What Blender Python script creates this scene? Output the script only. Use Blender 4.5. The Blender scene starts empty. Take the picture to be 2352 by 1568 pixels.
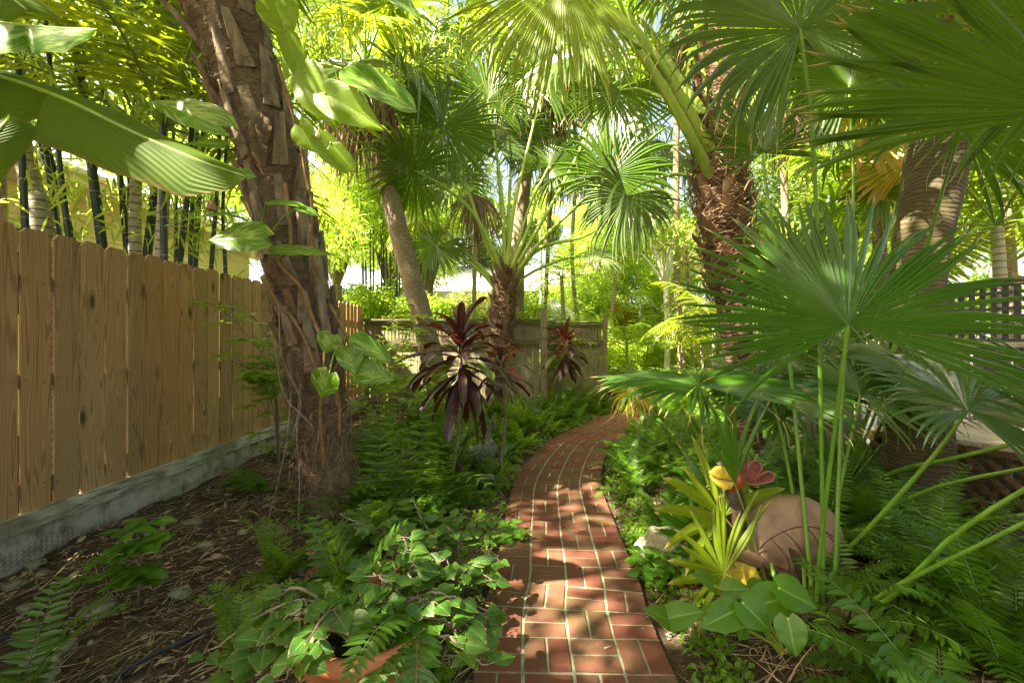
import bpy, math, random
import numpy as np
from mathutils import Vector, Matrix
R_ = math.radians
rnd = random.Random(7)
rng = np.random.default_rng(11)
scene = bpy.context.scene
COL = scene.collection

# ------------------------------------------------------------------ camera, sky, sun, exposure
H = 1.41
cam = bpy.data.cameras.new('camera'); cam.lens = 15.0; cam.sensor_width = 36.0; cam.clip_end = 600; cam.clip_start = .05
co = bpy.data.objects.new('camera', cam); COL.objects.link(co)
co.location = (0, 0, H); co.rotation_euler = (R_(90), 0, 0); scene.camera = co
SUN_EL, SUN_AZ = 50.0, (-0.85, -0.42)      # the sun stands left of and a little behind the camera
world = bpy.data.worlds.new('World'); scene.world = world; world.use_nodes = True
wn = world.node_tree; sky = wn.nodes.new('ShaderNodeTexSky'); sky.sky_type = 'NISHITA'
sky.sun_disc = False; sky.sun_elevation = R_(SUN_EL)
sky.sun_rotation = math.atan2(SUN_AZ[0], SUN_AZ[1])
sky.air_density = .8; sky.dust_density = 4.0; sky.ozone_density = 0.6
_t = wn.nodes.new('ShaderNodeMix'); _t.data_type = 'RGBA'; _t.blend_type = 'MULTIPLY'; _t.inputs[0].default_value = 1; _t.inputs[7].default_value = (1.0, .87, .64, 1)   # the camera's warm white balance
wn.links.new(sky.outputs[0], _t.inputs[6]); wn.links.new(_t.outputs[2], wn.nodes['Background'].inputs[0]); wn.nodes['Background'].inputs[1].default_value = 0.085
sl = bpy.data.lights.new('sun', 'SUN'); sl.energy = 5.0; sl.angle = R_(0.6); sl.color = (1, .9, .68)
so = bpy.data.objects.new('sun', sl); COL.objects.link(so)
_l = math.hypot(*SUN_AZ); TOSUN = Vector((SUN_AZ[0]/_l*math.cos(R_(SUN_EL)), SUN_AZ[1]/_l*math.cos(R_(SUN_EL)), math.sin(R_(SUN_EL))))
so.rotation_euler = TOSUN.to_track_quat('Z', 'Y').to_euler(); so.location = (-6, -4, 12)
scene.view_settings.view_transform = 'Standard'; scene.view_settings.look = 'None'
scene.view_settings.exposure = 3.1; scene.view_settings.gamma = 1.0
scene.render.engine = 'CYCLES'
cy = scene.cycles
cy.max_bounces = 8; cy.diffuse_bounces = 3; cy.glossy_bounces = 2; cy.transmission_bounces = 4
cy.sample_clamp_indirect = 8; cy.use_denoising = True

# ------------------------------------------------------------------ helpers
def A(*v): return np.array(v, float)
def D(x, y, d):            # a point of the photograph at a distance d down the garden
    return A((x-1176)/980*d, d, H-(y-784)/980*d)
def G(x, y, z=0):          # a point of the photograph on the ground
    d = (H-z)*980/(y-784); return A((x-1176)/980*d, d, z)
def unit(v):
    v = np.asarray(v, float); n = np.linalg.norm(v, axis=-1, keepdims=True); return v/np.where(n < 1e-9, 1, n)

class M:
    def __init__(s): s.v = []; s.q = []; s.t = []; s.uv = []; s.n = 0
    def add(s, v, q=None, t=None, uv=None):
        v = np.asarray(v, float).reshape(-1, 3)
        if q is not None and len(q): s.q.append(np.asarray(q, np.int64).reshape(-1, 4)+s.n)
        if t is not None and len(t): s.t.append(np.asarray(t, np.int64).reshape(-1, 3)+s.n)
        s.uv.append(np.zeros((len(v), 2)) if uv is None else np.asarray(uv, float).reshape(-1, 2))
        s.v.append(v); s.n += len(v); return s
    def box(s, c, size, rot=None):
        c = np.asarray(c, float); h = np.asarray(size, float)/2
        k = np.array([[x, y, z] for z in (-1, 1) for y in (-1, 1) for x in (-1, 1)], float)*h
        if rot is not None: k = k @ np.array(rot).T
        s.add(k+c, [[0, 2, 3, 1], [4, 5, 7, 6], [0, 1, 5, 4], [2, 6, 7, 3], [0, 4, 6, 2], [1, 3, 7, 5]]); return s
    def hexa(s, p8):
        s.add(p8, [[0, 3, 2, 1], [4, 5, 6, 7], [0, 1, 5, 4], [1, 2, 6, 5], [2, 3, 7, 6], [3, 0, 4, 7]]); return s
    def mesh(s, name):
        V = np.concatenate(s.v) if s.v else np.zeros((0, 3))
        Q = np.concatenate(s.q) if s.q else np.zeros((0, 4), np.int64)
        T = np.concatenate(s.t) if s.t else np.zeros((0, 3), np.int64)
        UV = np.concatenate(s.uv)
        me = bpy.data.meshes.new(name)
        me.vertices.add(len(V)); me.vertices.foreach_set('co', V.astype(np.float32).ravel())
        li = np.concatenate([Q.ravel(), T.ravel()]).astype(np.int32)
        me.loops.add(len(li)); me.loops.foreach_set('vertex_index', li)
        tot = np.concatenate([np.full(len(Q), 4), np.full(len(T), 3)]).astype(np.int32)
        st = (np.cumsum(tot)-tot).astype(np.int32)
        me.polygons.add(len(tot)); me.polygons.foreach_set('loop_start', st); me.polygons.foreach_set('loop_total', tot)
        ul = me.uv_layers.new(name='UVMap'); ul.data.foreach_set('uv', UV[li].astype(np.float32).ravel())
        me.update(calc_edges=True); return me
    def build(s, name, mat, parent=None, smooth=False, org=None):
        if org is None: org = np.array(parent.location) if (parent is not None and parent.parent is None) else (np.array(parent.parent.location) if parent is not None else None)
        if org is not None and s.v: s.v = [x-org for x in s.v]
        me = s.mesh(name); me.materials.append(mat)
        me.polygons.foreach_set('use_smooth', np.full(len(me.polygons), smooth, bool))
        o = bpy.data.objects.new(name, me); COL.objects.link(o)
        if parent is not None: o.parent = parent
        return o
def tag(o, label=None, cat=None, group=None, kind=None):
    if label: o['label'] = label
    if cat: o['category'] = cat
    if group: o['group'] = group
    if kind: o['kind'] = kind
    return o
def thing(name, loc, label, cat, group=None):
    o = bpy.data.objects.new(name, None); COL.objects.link(o); o.location = tuple(loc); o.empty_display_size = .2
    return tag(o, label, cat, group)
def copy_tree(o, parent=None):
    c = o.copy(); COL.objects.link(c)
    if parent is not None: c.parent = parent
    for ch in list(o.children): copy_tree(ch, c)
    return c
def catmull(P, n):
    P = np.asarray(P, float); P = np.vstack([2*P[0]-P[1], P, 2*P[-1]-P[-2]])
    out = []; m = len(P)-3
    for k in range(n):
        t = k/(n-1)*m; i = min(int(t), m-1); u = t-i; a, b, c, d = P[i:i+4]
        out.append(.5*((2*b)+(-a+c)*u+(2*a-5*b+4*c-d)*u*u+(-a+3*b-3*c+d)*u**3))
    return np.array(out)
def tube(m, pts, rad, sides=10, cap=True, jit=0, flat=1.0):
    P = np.asarray(pts, float); n = len(P); rad = np.broadcast_to(np.asarray(rad, float), (n,))
    T = unit(np.gradient(P, axis=0)); ref = A(0, 1, 0) if abs(T[:, 1]).mean() < .8 else A(1, 0, 0)
    U = unit(np.cross(T, ref)); W = unit(np.cross(T, U))
    a = np.arange(sides)*2*math.pi/sides
    r = rad[:, None]*(1+(rng.normal(0, jit, (n, sides)) if jit else 0))
    V = P[:, None]+U[:, None]*(np.cos(a)[None, :, None]*r[..., None])+W[:, None]*(np.sin(a)[None, :, None]*r[..., None]*flat)
    i = np.arange(n-1)[:, None]; j = np.arange(sides)[None]
    q = np.stack([i*sides+j, i*sides+(j+1) % sides, (i+1)*sides+(j+1) % sides, (i+1)*sides+j], -1).reshape(-1, 4)
    ln = np.concatenate([[0], np.cumsum(np.linalg.norm(np.diff(P, axis=0), axis=1))])
    uv = np.stack(np.broadcast_arrays(a[None]/6.283, ln[:, None]), -1)
    m.add(V, q, None, uv)
    if cap:
        for e in (0, n-1):
            ring = V[e]; c = P[e]; f = [[k, (k+1) % sides, sides] if e else [(k+1) % sides, k, sides] for k in range(sides)]
            m.add(np.vstack([ring, c]), None, f, np.tile([0, ln[e]], (sides+1, 1)))
    return m
def leaves(m, p, d, nr, L, W, fold=.25, mid=(.3, .7), wf=(1., .8), bend=0.):
    """many simple leaves: six corners, folded on the midrib"""
    p = np.asarray(p, float).reshape(-1, 3); n = len(p); d = unit(np.broadcast_to(d, (n, 3))); nr = np.broadcast_to(nr, (n, 3))
    s = unit(np.cross(d, nr)); u = unit(np.cross(s, d)); L = np.broadcast_to(L, (n,))[:, None]; W = np.broadcast_to(W, (n,))[:, None]/2
    def pt(t, w): return p+d*L*t+s*W*w+u*(abs(w)*W*fold)-A(0, 0, 1)*(bend*L*t*t)
    V = np.stack([pt(0, 0), pt(mid[0], wf[0]), pt(mid[1], wf[1]), pt(1, 0), pt(mid[1], -wf[1]), pt(mid[0], -wf[0]), pt(mid[0], 0), pt(mid[1], 0)], 1)
    b = np.arange(n)[:, None]*8
    q = np.concatenate([b+A(6, 1, 2, 7).astype(int), b+A(5, 6, 7, 4).astype(int)]); 
    t = np.concatenate([b+np.array([0, 1, 6]), b+np.array([5, 0, 6]), b+np.array([7, 2, 3]), b+np.array([4, 7, 3])])
    uv = np.tile(np.array([[0, 0], [1, mid[0]], [1, mid[1]], [0, 1], [-1, mid[1]], [-1, mid[0]], [0, mid[0]], [0, mid[1]]], float), (n, 1))
    return m.add(V, q, t, uv)
def ribbons(m, p, d, L, w, curl, k=5, taper=True):
    """thin curved strips: fibres, straw, litter"""
    p = np.asarray(p, float).reshape(-1, 3); n = len(p); d = unit(np.broadcast_to(d, (n, 3))); curl = np.broadcast_to(curl, (n, 3))
    L = np.broadcast_to(L, (n,)); w = np.broadcast_to(w, (n,)); P = []; cur = p.copy(); dd = d.copy()
    for i in range(k):
        P.append(cur.copy()); dd = unit(dd+curl/k); cur = cur+dd*(L/(k-1))[:, None]
    P = np.stack(P, 1); T = np.gradient(P, axis=1); s = unit(np.cross(T, rng.normal(size=(n, 1, 3))*.4+A(0, 0, 1)))
    ww = (w[:, None]/2*(np.linspace(1, .15, k)[None] if taper else 1.0)*np.ones((n, k)))[..., None]
    V = np.stack([P-s*ww, P+s*ww], 2)
    b = (np.arange(n)*k*2)[:, None]; i = np.arange(k-1)[None]*2
    q = np.stack([b+i, b+i+1, b+i+3, b+i+2], -1).reshape(-1, 4)
    uv = np.stack(np.broadcast_arrays(np.array([-1., 1.])[None, None], np.linspace(0, 1, k)[None, :, None]), -1)
    return m.add(V, q, None, np.broadcast_to(uv, (n, k, 2, 2)))
def blade(m, base, tip, nrm, W, prof='heart', fold=.2, curl=.12, rows=10, cols=8, wave=0.0, seed=0):
    """one broad leaf from its stalk end to its tip"""
    base = np.asarray(base, float); tip = np.asarray(tip, float); d = tip-base; L = np.linalg.norm(d); d = d/L
    s = unit(np.cross(d, nrm)); u = unit(np.cross(s, d)); r = np.random.default_rng(seed+5)
    t = np.linspace(0, 1, rows+1)
    if prof == 'heart': w = np.interp(t, [0, .04, .15, .3, .5, .7, .85, .95, 1], [.35, .72, .97, 1, .88, .6, .32, .12, 0])
    elif prof == 'oval': w = np.interp(t, [0, .1, .25, .45, .65, .85, .95, 1], [.05, .45, .85, 1, .88, .48, .2, 0])
    elif prof == 'ovate': w = np.interp(t, [0, .06, .2, .38, .6, .8, .93, 1], [.1, .62, .97, 1, .78, .42, .14, 0])
    elif prof == 'strap': w = np.interp(t, [0, .08, .3, .6, .85, .95, 1], [.2, .6, .9, 1, .75, .35, 0])
    else: w = np.interp(t, [0, .04, .2, .6, .85, .96, 1], [.3, .8, 1, .95, .7, .35, 0])
    c = np.linspace(-1, 1, cols+1); ph = r.uniform(0, 6)
    back = (np.where(t[:, None] < .2, (0.2-t[:, None]), 0)*np.abs(c)[None]**1*.9*L) if prof == 'heart' else 0
    X = (t[:, None]*L-back)
    Y = c[None]*w[:, None]*W/2
    Z = fold*np.abs(Y)-curl*L*(t[:, None]-.35)**2*(1 if curl > 0 else 1)-fold*.35*np.abs(c[None])**3*W/2+wave*W*np.sin(ph+t[:, None]*17)*np.abs(c[None])**2
    V = base+X[..., None]*d+Y[..., None]*s+Z[..., None]*u
    i = np.arange(rows)[:, None]; j = np.arange(cols)[None]; k = cols+1
    q = np.stack([i*k+j, i*k+j+1, (i+1)*k+j+1, (i+1)*k+j], -1).reshape(-1, 4)
    uv = np.stack(np.broadcast_arrays(c[None], t[:, None]), -1)
    return m.add(V, q, None, uv)
def strap(m, P, nrm, W, fold=.25, cols=4, wave=.05, seed=0):
    """a long leaf that follows a curve"""
    r = np.random.default_rng(seed); P = np.asarray(P, float); k = len(P); T = unit(np.gradient(P, axis=0)); s = unit(np.cross(T, nrm)); u = np.cross(s, T); t = np.linspace(0, 1, k)
    w = W/2*np.interp(t, [0, .08, .3, .6, .85, .95, 1], [.25, .5, .85, 1, .8, .45, .03]); c = np.linspace(-1, 1, cols+1); tw = r.normal(0, .3)*t
    V = P[:, None]+s[:, None]*(c[None, :, None]*w[:, None, None])+u[:, None]*((fold*np.abs(c)[None]*w[:, None]+wave*W*np.sin(r.uniform(0, 6)+t[:, None]*14)*c[None]**2*np.sign(c)[None]+tw[:, None]*c[None]*w[:, None])[..., None])
    i = np.arange(k-1)[:, None]; j = np.arange(cols)[None]; n = cols+1
    return m.add(V, np.stack([i*n+j, i*n+j+1, (i+1)*n+j+1, (i+1)*n+j], -1).reshape(-1, 4), None, np.stack(np.broadcast_arrays(c[None], t[:, None]), -1))
def fan(m, hub, mid, nrm, Rr, n=46, span=150, fuse=.5, hang=.5, hp=1.5, pleat=.35, cup=.1, curl=0., jit=.05, seed=0, K=10, taper=.75, width=1.0, edge=.3):
    """a fan palm leaf: pleated segments joined near the hub, free and pointed outside, tips pulled down"""
    r = np.random.default_rng(seed+100); hub = np.asarray(hub, float); mid = unit(mid); sd = unit(np.cross(mid, nrm)); nr = unit(np.cross(sd, mid))
    sp = R_(span); da = sp/n; a = np.linspace(-sp+da, sp-da, n)+r.normal(0, da*.22, n)
    RR = Rr*(1-edge*(np.abs(a)/sp)**2)*(1+r.normal(0, jit, n)); dirv = np.cos(a)[:, None]*mid+np.sin(a)[:, None]*sd
    dirv = unit(dirv+nr*cup*np.abs(np.sin(a))[:, None]-nr*curl*np.maximum(np.cos(a), 0)[:, None])
    per = unit(np.cross(nr, dirv)); t = np.linspace(0, 1, K)**.9
    cur = np.repeat(hub[None], n, 0).astype(float); P = [cur.copy()]; dn = A(0, 0, -1); hr = hang*np.clip(1+r.normal(0, .28, n), .3, 1.8)*np.where(r.random(n) < .1, 2.6, 1); RR = RR*np.where(r.random(n) < .08, r.uniform(.72, .95, n), 1)
    tf = fuse*(1+r.normal(0, .04, n))
    lat = r.normal(0, .16, n)
    for k in range(1, K):
        s = np.clip((t[k]-tf*.6)/(1-tf*.6), 0, 1)
        h = np.clip(hr*s**hp, 0, .97)[:, None]
        dd = unit(dirv*(1-h)+dn*h+per*(lat*s)[:, None]); cur = cur+dd*(RR*(t[k]-t[k-1]))[:, None]; P.append(cur.copy())
    P = np.stack(P, 1)
    s = np.clip((t[None]-tf[:, None])/(1-tf[:, None]), 0, 1)
    hw = np.where(t[None] <= tf[:, None], t[None], tf[:, None]*(1-s)**taper)*RR[:, None]*math.tan(da)*width
    hw = np.maximum(hw, .0006)
    pl = pleat*hw
    L_ = P-per[:, None]*hw[..., None]-nr*pl[..., None]; C_ = P+nr*pl[..., None]; R2 = P+per[:, None]*hw[..., None]-nr*pl[..., None]
    V = np.stack([L_, C_, R2], 2)
    b = (np.arange(n)*K*3)[:, None]; i = np.arange(K-1)[None]*3
    q = np.concatenate([np.stack([b+i+o, b+i+1+o, b+i+4+o, b+i+3+o], -1).reshape(-1, 4) for o in (0, 1)])
    uv = np.stack(np.broadcast_arrays(np.array([-1., 0, 1.])[None, None], t[None, :, None]*np.ones((n, 1, 1))), -1)
    m.add(V, q, None, uv)
    w = r.random(n) < .45; nf = int(w.sum())     # dry threads hanging from the segment tips
    if nf and R_ and Rr > .5:
        ribbons(m, P[w, -1], unit(P[w, -1]-P[w, -2]), Rr*r.uniform(.05, .2, nf), .0035+.0025*Rr, r.normal(0, .8, (nf, 3))+A(0, 0, -1.6), 5); m.uv[-1] = np.tile(np.array([.5, 1.2]), (nf*10, 1))
    return m
def rachis(base, d, L, droop, k=12):
    P = [np.asarray(base, float)]; d = unit(d); 
    for i in range(k-1):
        d = unit(d+A(0, 0, -1)*droop/(k-1)*(0.4+1.2*i/k)); P.append(P[-1]+d*L/(k-1))
    return np.array(P)
def pinnate(m, st, P, n=26, LL=.35, W=.03, start=.12, ang=.55, hang=.15, vee=.2, prof=None, r0=.012, fold=.25, jit=.1, bend=.15, tipk=.35, basek=.55):
    """feather shaped frond or fern frond along the curve P; leaflets into m, stalk into st"""
    P = np.asarray(P, float); k = len(P); T = unit(np.gradient(P, axis=0))
    tt = np.linspace(start, .985, n); x = tt*(k-1); i = np.clip(x.astype(int), 0, k-2); f = (x-i)[:, None]
    p = P[i]*(1-f)+P[i+1]*f; tg = unit(T[i]*(1-f)+T[i+1]*f)
    side = unit(np.cross(tg, A(0, 0, 1)+rng.normal(0, .02, 3))); up = np.cross(side, tg)
    u = (tt-start)/(1-start); ln = LL*np.interp(u, [0, .12, .4, .75, 1], [basek, .85, 1, .75, tipk])
    for sgn in (-1, 1):
        d = side*sgn+tg*(ang+.5*u[:, None]**3)+up*vee+A(0, 0, -hang)+rng.normal(0, jit, (n, 3))
        leaves(m, p, d, up+rng.normal(0, .1, (n, 3)), ln*(1+rng.normal(0, .06, n)), W*np.interp(u, [0, .5, 1], [1, 1, .7]), fold=fold, mid=(.18, .6), wf=(.9, .85), bend=bend)
    if st is not None: tube(st, P, np.linspace(r0, r0*.25, k), 5, False)
def cloud(m, cs, rs, n, L, W, up=.4, seed=1, bend=.2, fold=.3, shell=.5):
    """leaves spread through clumps of a crown"""
    r = np.random.default_rng(seed); cs = np.asarray(cs, float).reshape(-1, 3); rs = np.broadcast_to(np.asarray(rs, float).reshape(-1, 1) if np.ndim(rs) < 2 else rs, (len(cs), 3))
    w = rs.prod(1)**.66; ix = r.choice(len(cs), n, p=w/w.sum()); v = unit(r.normal(size=(n, 3)))*(r.uniform(0, 1, (n, 1))**shell)
    p = cs[ix]+v*rs[ix]; d = unit(v*.7+r.normal(size=(n, 3))*.7+A(0, 0, -.15)); nr = r.normal(size=(n, 3))*.6+A(0, 0, up*2)
    return leaves(m, p, d, nr, L*r.uniform(.6, 1.25, n), W*r.uniform(.7, 1.2, n), fold, bend=bend)

# ------------------------------------------------------------------ materials
def newmat(name):
    m = bpy.data.materials.new(name); m.use_nodes = True; nt = m.node_tree; return m, nt, nt.nodes['Principled BSDF'], nt.nodes['Material Output']
def N(nt, t, **k):
    n = nt.nodes.new(t)
    for a, b in k.items():
        if a in n.inputs: n.inputs[a].default_value = b
        else: setattr(n, a, b)
    return n
def ramp(nt, src, stops):
    r = nt.nodes.new('ShaderNodeValToRGB'); e = r.color_ramp.elements
    e[0].position, e[0].color = stops[0][0], (*stops[0][1], 1); e[1].position, e[1].color = stops[-1][0], (*stops[-1][1], 1)
    for p, c in stops[1:-1]:
        x = e.new(p); x.color = (*c, 1)
    nt.links.new(src, r.inputs[0]); return r.outputs[0]
def g3(v): return (v, v, v)
def mixc(nt, fac, a, b, mode='MIX'):
    n = nt.nodes.new('ShaderNodeMix'); n.data_type = 'RGBA'; n.blend_type = mode
    if hasattr(fac, 'links') or not isinstance(fac, (int, float)): nt.links.new(fac, n.inputs[0])
    else: n.inputs[0].default_value = fac
    for s, i in ((a, 6), (b, 7)):
        if isinstance(s, tuple): n.inputs[i].default_value = (*s, 1)
        else: nt.links.new(s, n.inputs[i])
    return n.outputs[2]
def math2(nt, op, a, b=0.0, c=None):
    n = nt.nodes.new('ShaderNodeMath'); n.operation = op
    for k, s in enumerate((a, b) + ((c,) if c is not None else ())):
        if isinstance(s, (int, float)): n.inputs[k].default_value = s
        else: nt.links.new(s, n.inputs[k])
    return n.outputs[0]
def noise(nt, vec, scale, detail=3, rough=.55, dist=0):
    n = N(nt, 'ShaderNodeTexNoise'); n.inputs['Scale'].default_value = scale; n.inputs['Detail'].default_value = detail
    n.inputs['Roughness'].default_value = rough; n.inputs['Distortion'].default_value = dist
    if vec is not None: nt.links.new(vec, n.inputs['Vector'])
    return n.outputs[0]
def mapping(nt, vec, scale=(1, 1, 1), loc=None):
    n = N(nt, 'ShaderNodeMapping'); n.inputs['Scale'].default_value = scale; nt.links.new(vec, n.inputs['Vector'])
    if loc is not None: nt.links.new(loc, n.inputs['Location'])
    return n.outputs[0]
def bump(nt, h, strength=.5, dist=.01, normal=None):
    n = N(nt, 'ShaderNodeBump'); n.inputs['Strength'].default_value = strength; n.inputs['Distance'].default_value = dist
    nt.links.new(h, n.inputs['Height'])
    if normal is not None: nt.links.new(normal, n.inputs['Normal'])
    return n.outputs[0]
def foliage(name, c1, c2, tr, trans=.4, rough=.42, rib=None, vein=0, varieg=None, spec=.5, dry=None, drytip=0, dryk=.93, margin=None, veinb=.1):
    rough += .0; spec *= .95
    """leaf: colour varies from leaf to leaf and along it, glossy skin, light passes through"""
    m, nt, P, out = newmat(name); L = nt.links
    geo = N(nt, 'ShaderNodeNewGeometry'); tc = N(nt, 'ShaderNodeTexCoord'); uv = N(nt, 'ShaderNodeUVMap')
    sep = N(nt, 'ShaderNodeSeparateXYZ'); L.new(uv.outputs[0], sep.inputs[0]); U, V = sep.outputs[0], sep.outputs[1]
    nz = noise(nt, tc.outputs['Object'], 6, 3)
    f = math2(nt, 'MULTIPLY_ADD', nz, .9, -.2); f = math2(nt, 'MULTIPLY_ADD', geo.outputs['Random Per Island'], .5, f)
    col = ramp(nt, f, [(.1, c1), (.75, c2)])
    au = math2(nt, 'ABSOLUTE', U)
    trc = tr
    if varieg:
        mp = mapping(nt, uv.outputs[0], (2.2, 2.0, 1)); n0 = N(nt, 'ShaderNodeCombineXYZ')
        diag = math2(nt, 'MULTIPLY_ADD', au, .55, V)
        cb = N(nt, 'ShaderNodeCombineXYZ'); L.new(math2(nt, 'MULTIPLY', diag, 9), cb.inputs[0]); L.new(math2(nt, 'MULTIPLY', U, 2.2), cb.inputs[1]); L.new(math2(nt, 'MULTIPLY', geo.outputs['Random Per Island'], 40), cb.inputs[2])
        vz = noise(nt, cb.outputs[0], 1.1, 5, .75); vf = ramp(nt, vz, [(.5, g3(0)), (.58, g3(1))])
        col = mixc(nt, vf, col, varieg); trc = mixc(nt, vf, tr, tuple(min(1, x*1.3) for x in varieg))
    if vein:
        diag = math2(nt, 'MULTIPLY_ADD', au, -.35, V); w = math2(nt, 'SINE', math2(nt, 'MULTIPLY', diag, vein))
        vf = ramp(nt, w, [(.86, g3(0)), (1, g3(1))]); col = mixc(nt, math2(nt, 'MULTIPLY', vf, .15), col, rib or c2)
        P.inputs['Normal'].default_value = (0, 0, 0); L.new(bump(nt, w, veinb, .002), P.inputs['Normal'])
    if rib:
        rf = ramp(nt, au, [(.02, g3(1)), (.09, g3(0))]); col = mixc(nt, rf, col, rib)
    if dry:
        df = ramp(nt, math2(nt, 'MULTIPLY_ADD', nz, .12, V), [(dryk, g3(0)), (dryk+.06, g3(1))]); col = mixc(nt, df, col, dry)
    if margin: col = mixc(nt, ramp(nt, math2(nt, 'MULTIPLY_ADD', nz, .1, au), [(.985, g3(0)), (1.01, g3(.8))]), col, margin); col = mixc(nt, ramp(nt, noise(nt, tc.outputs['Object'], 38, 3), [(.66, g3(0)), (.74, g3(.5))]), col, margin)
    L.new(col, P.inputs['Base Color']); P.inputs['Roughness'].default_value = rough; P.inputs['Specular IOR Level'].default_value = spec
    T = N(nt, 'ShaderNodeBsdfTranslucent')
    if isinstance(trc, tuple): T.inputs[0].default_value = (*trc, 1)
    else: L.new(trc, T.inputs[0])
    mx = N(nt, 'ShaderNodeMixShader'); mx.inputs[0].default_value = trans
    L.new(P.outputs[0], mx.inputs[1]); L.new(T.outputs[0], mx.inputs[2]); L.new(mx.outputs[0], out.inputs[0]); return m
def simple(name, c1, c2, scale=8, rough=.7, bs=.3, bd=.01, detail=5, stretch=(1, 1, 1), spec=.4, island=.4, metal=0):
    m, nt, P, out = newmat(name); tc = N(nt, 'ShaderNodeTexCoord'); geo = N(nt, 'ShaderNodeNewGeometry')
    mp = mapping(nt, tc.outputs['Object'], stretch); nz = noise(nt, mp, scale, detail, .6)
    f = math2(nt, 'MULTIPLY_ADD', geo.outputs['Random Per Island'], island, math2(nt, 'MULTIPLY_ADD', nz, 1.0, -island/2))
    nt.links.new(ramp(nt, f, [(.3, c1), (.7, c2)]), P.inputs['Base Color'])
    P.inputs['Roughness'].default_value = rough; P.inputs['Specular IOR Level'].default_value = spec; P.inputs['Metallic'].default_value = metal
    nt.links.new(bump(nt, nz, bs, bd), P.inputs['Normal']); return m

MAT = {}
MAT['fan'] = foliage('fan_palm_leaf', (.032, .07, .006), (.07, .135, .01), (.25, .4, .01), .4, .36, rib=(.1, .22, .03), spec=.5, dry=(.35, .24, .09), dryk=.95)
MAT['hero'] = foliage('broad_fan_leaf', (.028, .085, .006), (.055, .145, .01), (.2, .4, .01), .35, .3, rib=(.1, .22, .03), spec=.4, dry=(.45, .33, .12), dryk=.965)
MAT['fan_grey'] = foliage('grey_fan_leaf', (.06, .11, .03), (.13, .19, .06), (.24, .34, .03), .3, .34, spec=.6, dry=(.35, .26, .12), dryk=.94)
MAT['fan_lime'] = foliage('lime_fan_leaf', (.13, .19, .008), (.2, .28, .012), (.5, .6, .015), .5, .42, rib=(.2, .32, .03), dry=(.5, .38, .12), dryk=.93)
MAT['fan_gold'] = foliage('golden_fan_leaf', (.3, .28, .02), (.5, .36, .03), (.75, .62, .04), .5, .5, dry=(.6, .35, .12), dryk=.75)
MAT['dead'] = foliage('dead_palm_leaf', (.1, .068, .04), (.25, .18, .11), (.3, .21, .1), .25, .8, spec=.2)
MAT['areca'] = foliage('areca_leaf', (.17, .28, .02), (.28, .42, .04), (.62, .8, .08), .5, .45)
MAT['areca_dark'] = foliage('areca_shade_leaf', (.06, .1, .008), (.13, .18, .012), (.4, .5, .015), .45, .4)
MAT['bamboo_leaf'] = foliage('bamboo_leaf', (.18, .28, .03), (.28, .42, .05), (.62, .8, .1), .55, .5)
MAT['broad'] = foliage('shrub_leaf', (.15, .26, .02), (.28, .42, .04), (.58, .78, .08), .45, .4, rib=(.16, .3, .05))
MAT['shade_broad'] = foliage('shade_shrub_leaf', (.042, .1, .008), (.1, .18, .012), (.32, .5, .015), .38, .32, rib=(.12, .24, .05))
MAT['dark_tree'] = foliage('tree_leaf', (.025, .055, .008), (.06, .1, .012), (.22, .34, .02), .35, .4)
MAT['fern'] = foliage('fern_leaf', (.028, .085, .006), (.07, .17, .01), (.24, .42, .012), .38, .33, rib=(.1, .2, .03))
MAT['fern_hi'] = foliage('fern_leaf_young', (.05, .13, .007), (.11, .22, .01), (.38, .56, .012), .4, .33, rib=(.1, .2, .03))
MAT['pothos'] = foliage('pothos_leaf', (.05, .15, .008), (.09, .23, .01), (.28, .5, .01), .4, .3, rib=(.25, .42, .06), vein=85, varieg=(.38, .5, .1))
MAT['pothos_backlit'] = foliage('pothos_backlit_leaf', (.12, .22, .008), (.19, .31, .01), (.5, .62, .01), .5, .35, rib=(.3, .46, .06), vein=70)  # vine leaf copy with the light from behind put into its colours
MAT['banana'] = foliage('banana_leaf', (.06, .12, .006), (.1, .17, .008), (.3, .42, .008), .5, .6, spec=.2, rib=(.3, .36, .08), vein=150, veinb=.5, margin=(.2, .12, .04))
MAT['boug'] = foliage('potted_shrub_leaf', (.03, .09, .014), (.065, .16, .014), (.22, .4, .015), .33, .42, rib=(.12, .28, .06), vein=30, margin=(.3, .24, .06), dry=(.5, .32, .1), dryk=.99)
MAT['seedling'] = foliage('seedling_leaf', (.042, .13, .008), (.085, .2, .01), (.28, .5, .012), .38, .35, rib=(.18, .38, .06), vein=60)
MAT['croton'] = foliage('croton_leaf', (.012, .009, .01), (.04, .022, .02), (.35, .05, .02), .12, .28, rib=(.25, .04, .03), vein=50, spec=.6)
MAT['croton_red'] = foliage('croton_inner_leaf', (.06, .012, .01), (.14, .03, .018), (.5, .09, .03), .4, .35, rib=(.4, .12, .05), vein=50)
MAT['croton_green'] = foliage('croton_green_leaf', (.06, .12, .015), (.1, .17, .02), (.4, .4, .03), .3, .35, rib=(.3, .15, .05), vein=50)
MAT['varie'] = foliage('striped_dracaena_leaf', (.12, .18, .03), (.42, .42, .16), (.5, .55, .15), .35, .45)
MAT['amber'] = foliage('amber_croton_leaf', (.35, .2, .015), (.5, .34, .02), (.8, .55, .04), .45, .5)
MAT['petiole'] = simple('lime_leaf_stalk', (.16, .27, .025), (.3, .4, .05), 9, .42, .15, .003, stretch=(1, 1, .25))
MAT['petiole_dark'] = simple('green_leaf_stalk', (.08, .2, .02), (.16, .31, .03), 9, .4, .15, .003, stretch=(1, 1, .25))
MAT['stem_grey'] = simple('grey_twig', (.12, .09, .06), (.3, .25, .18), 25, .8, .4, .004)
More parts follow.
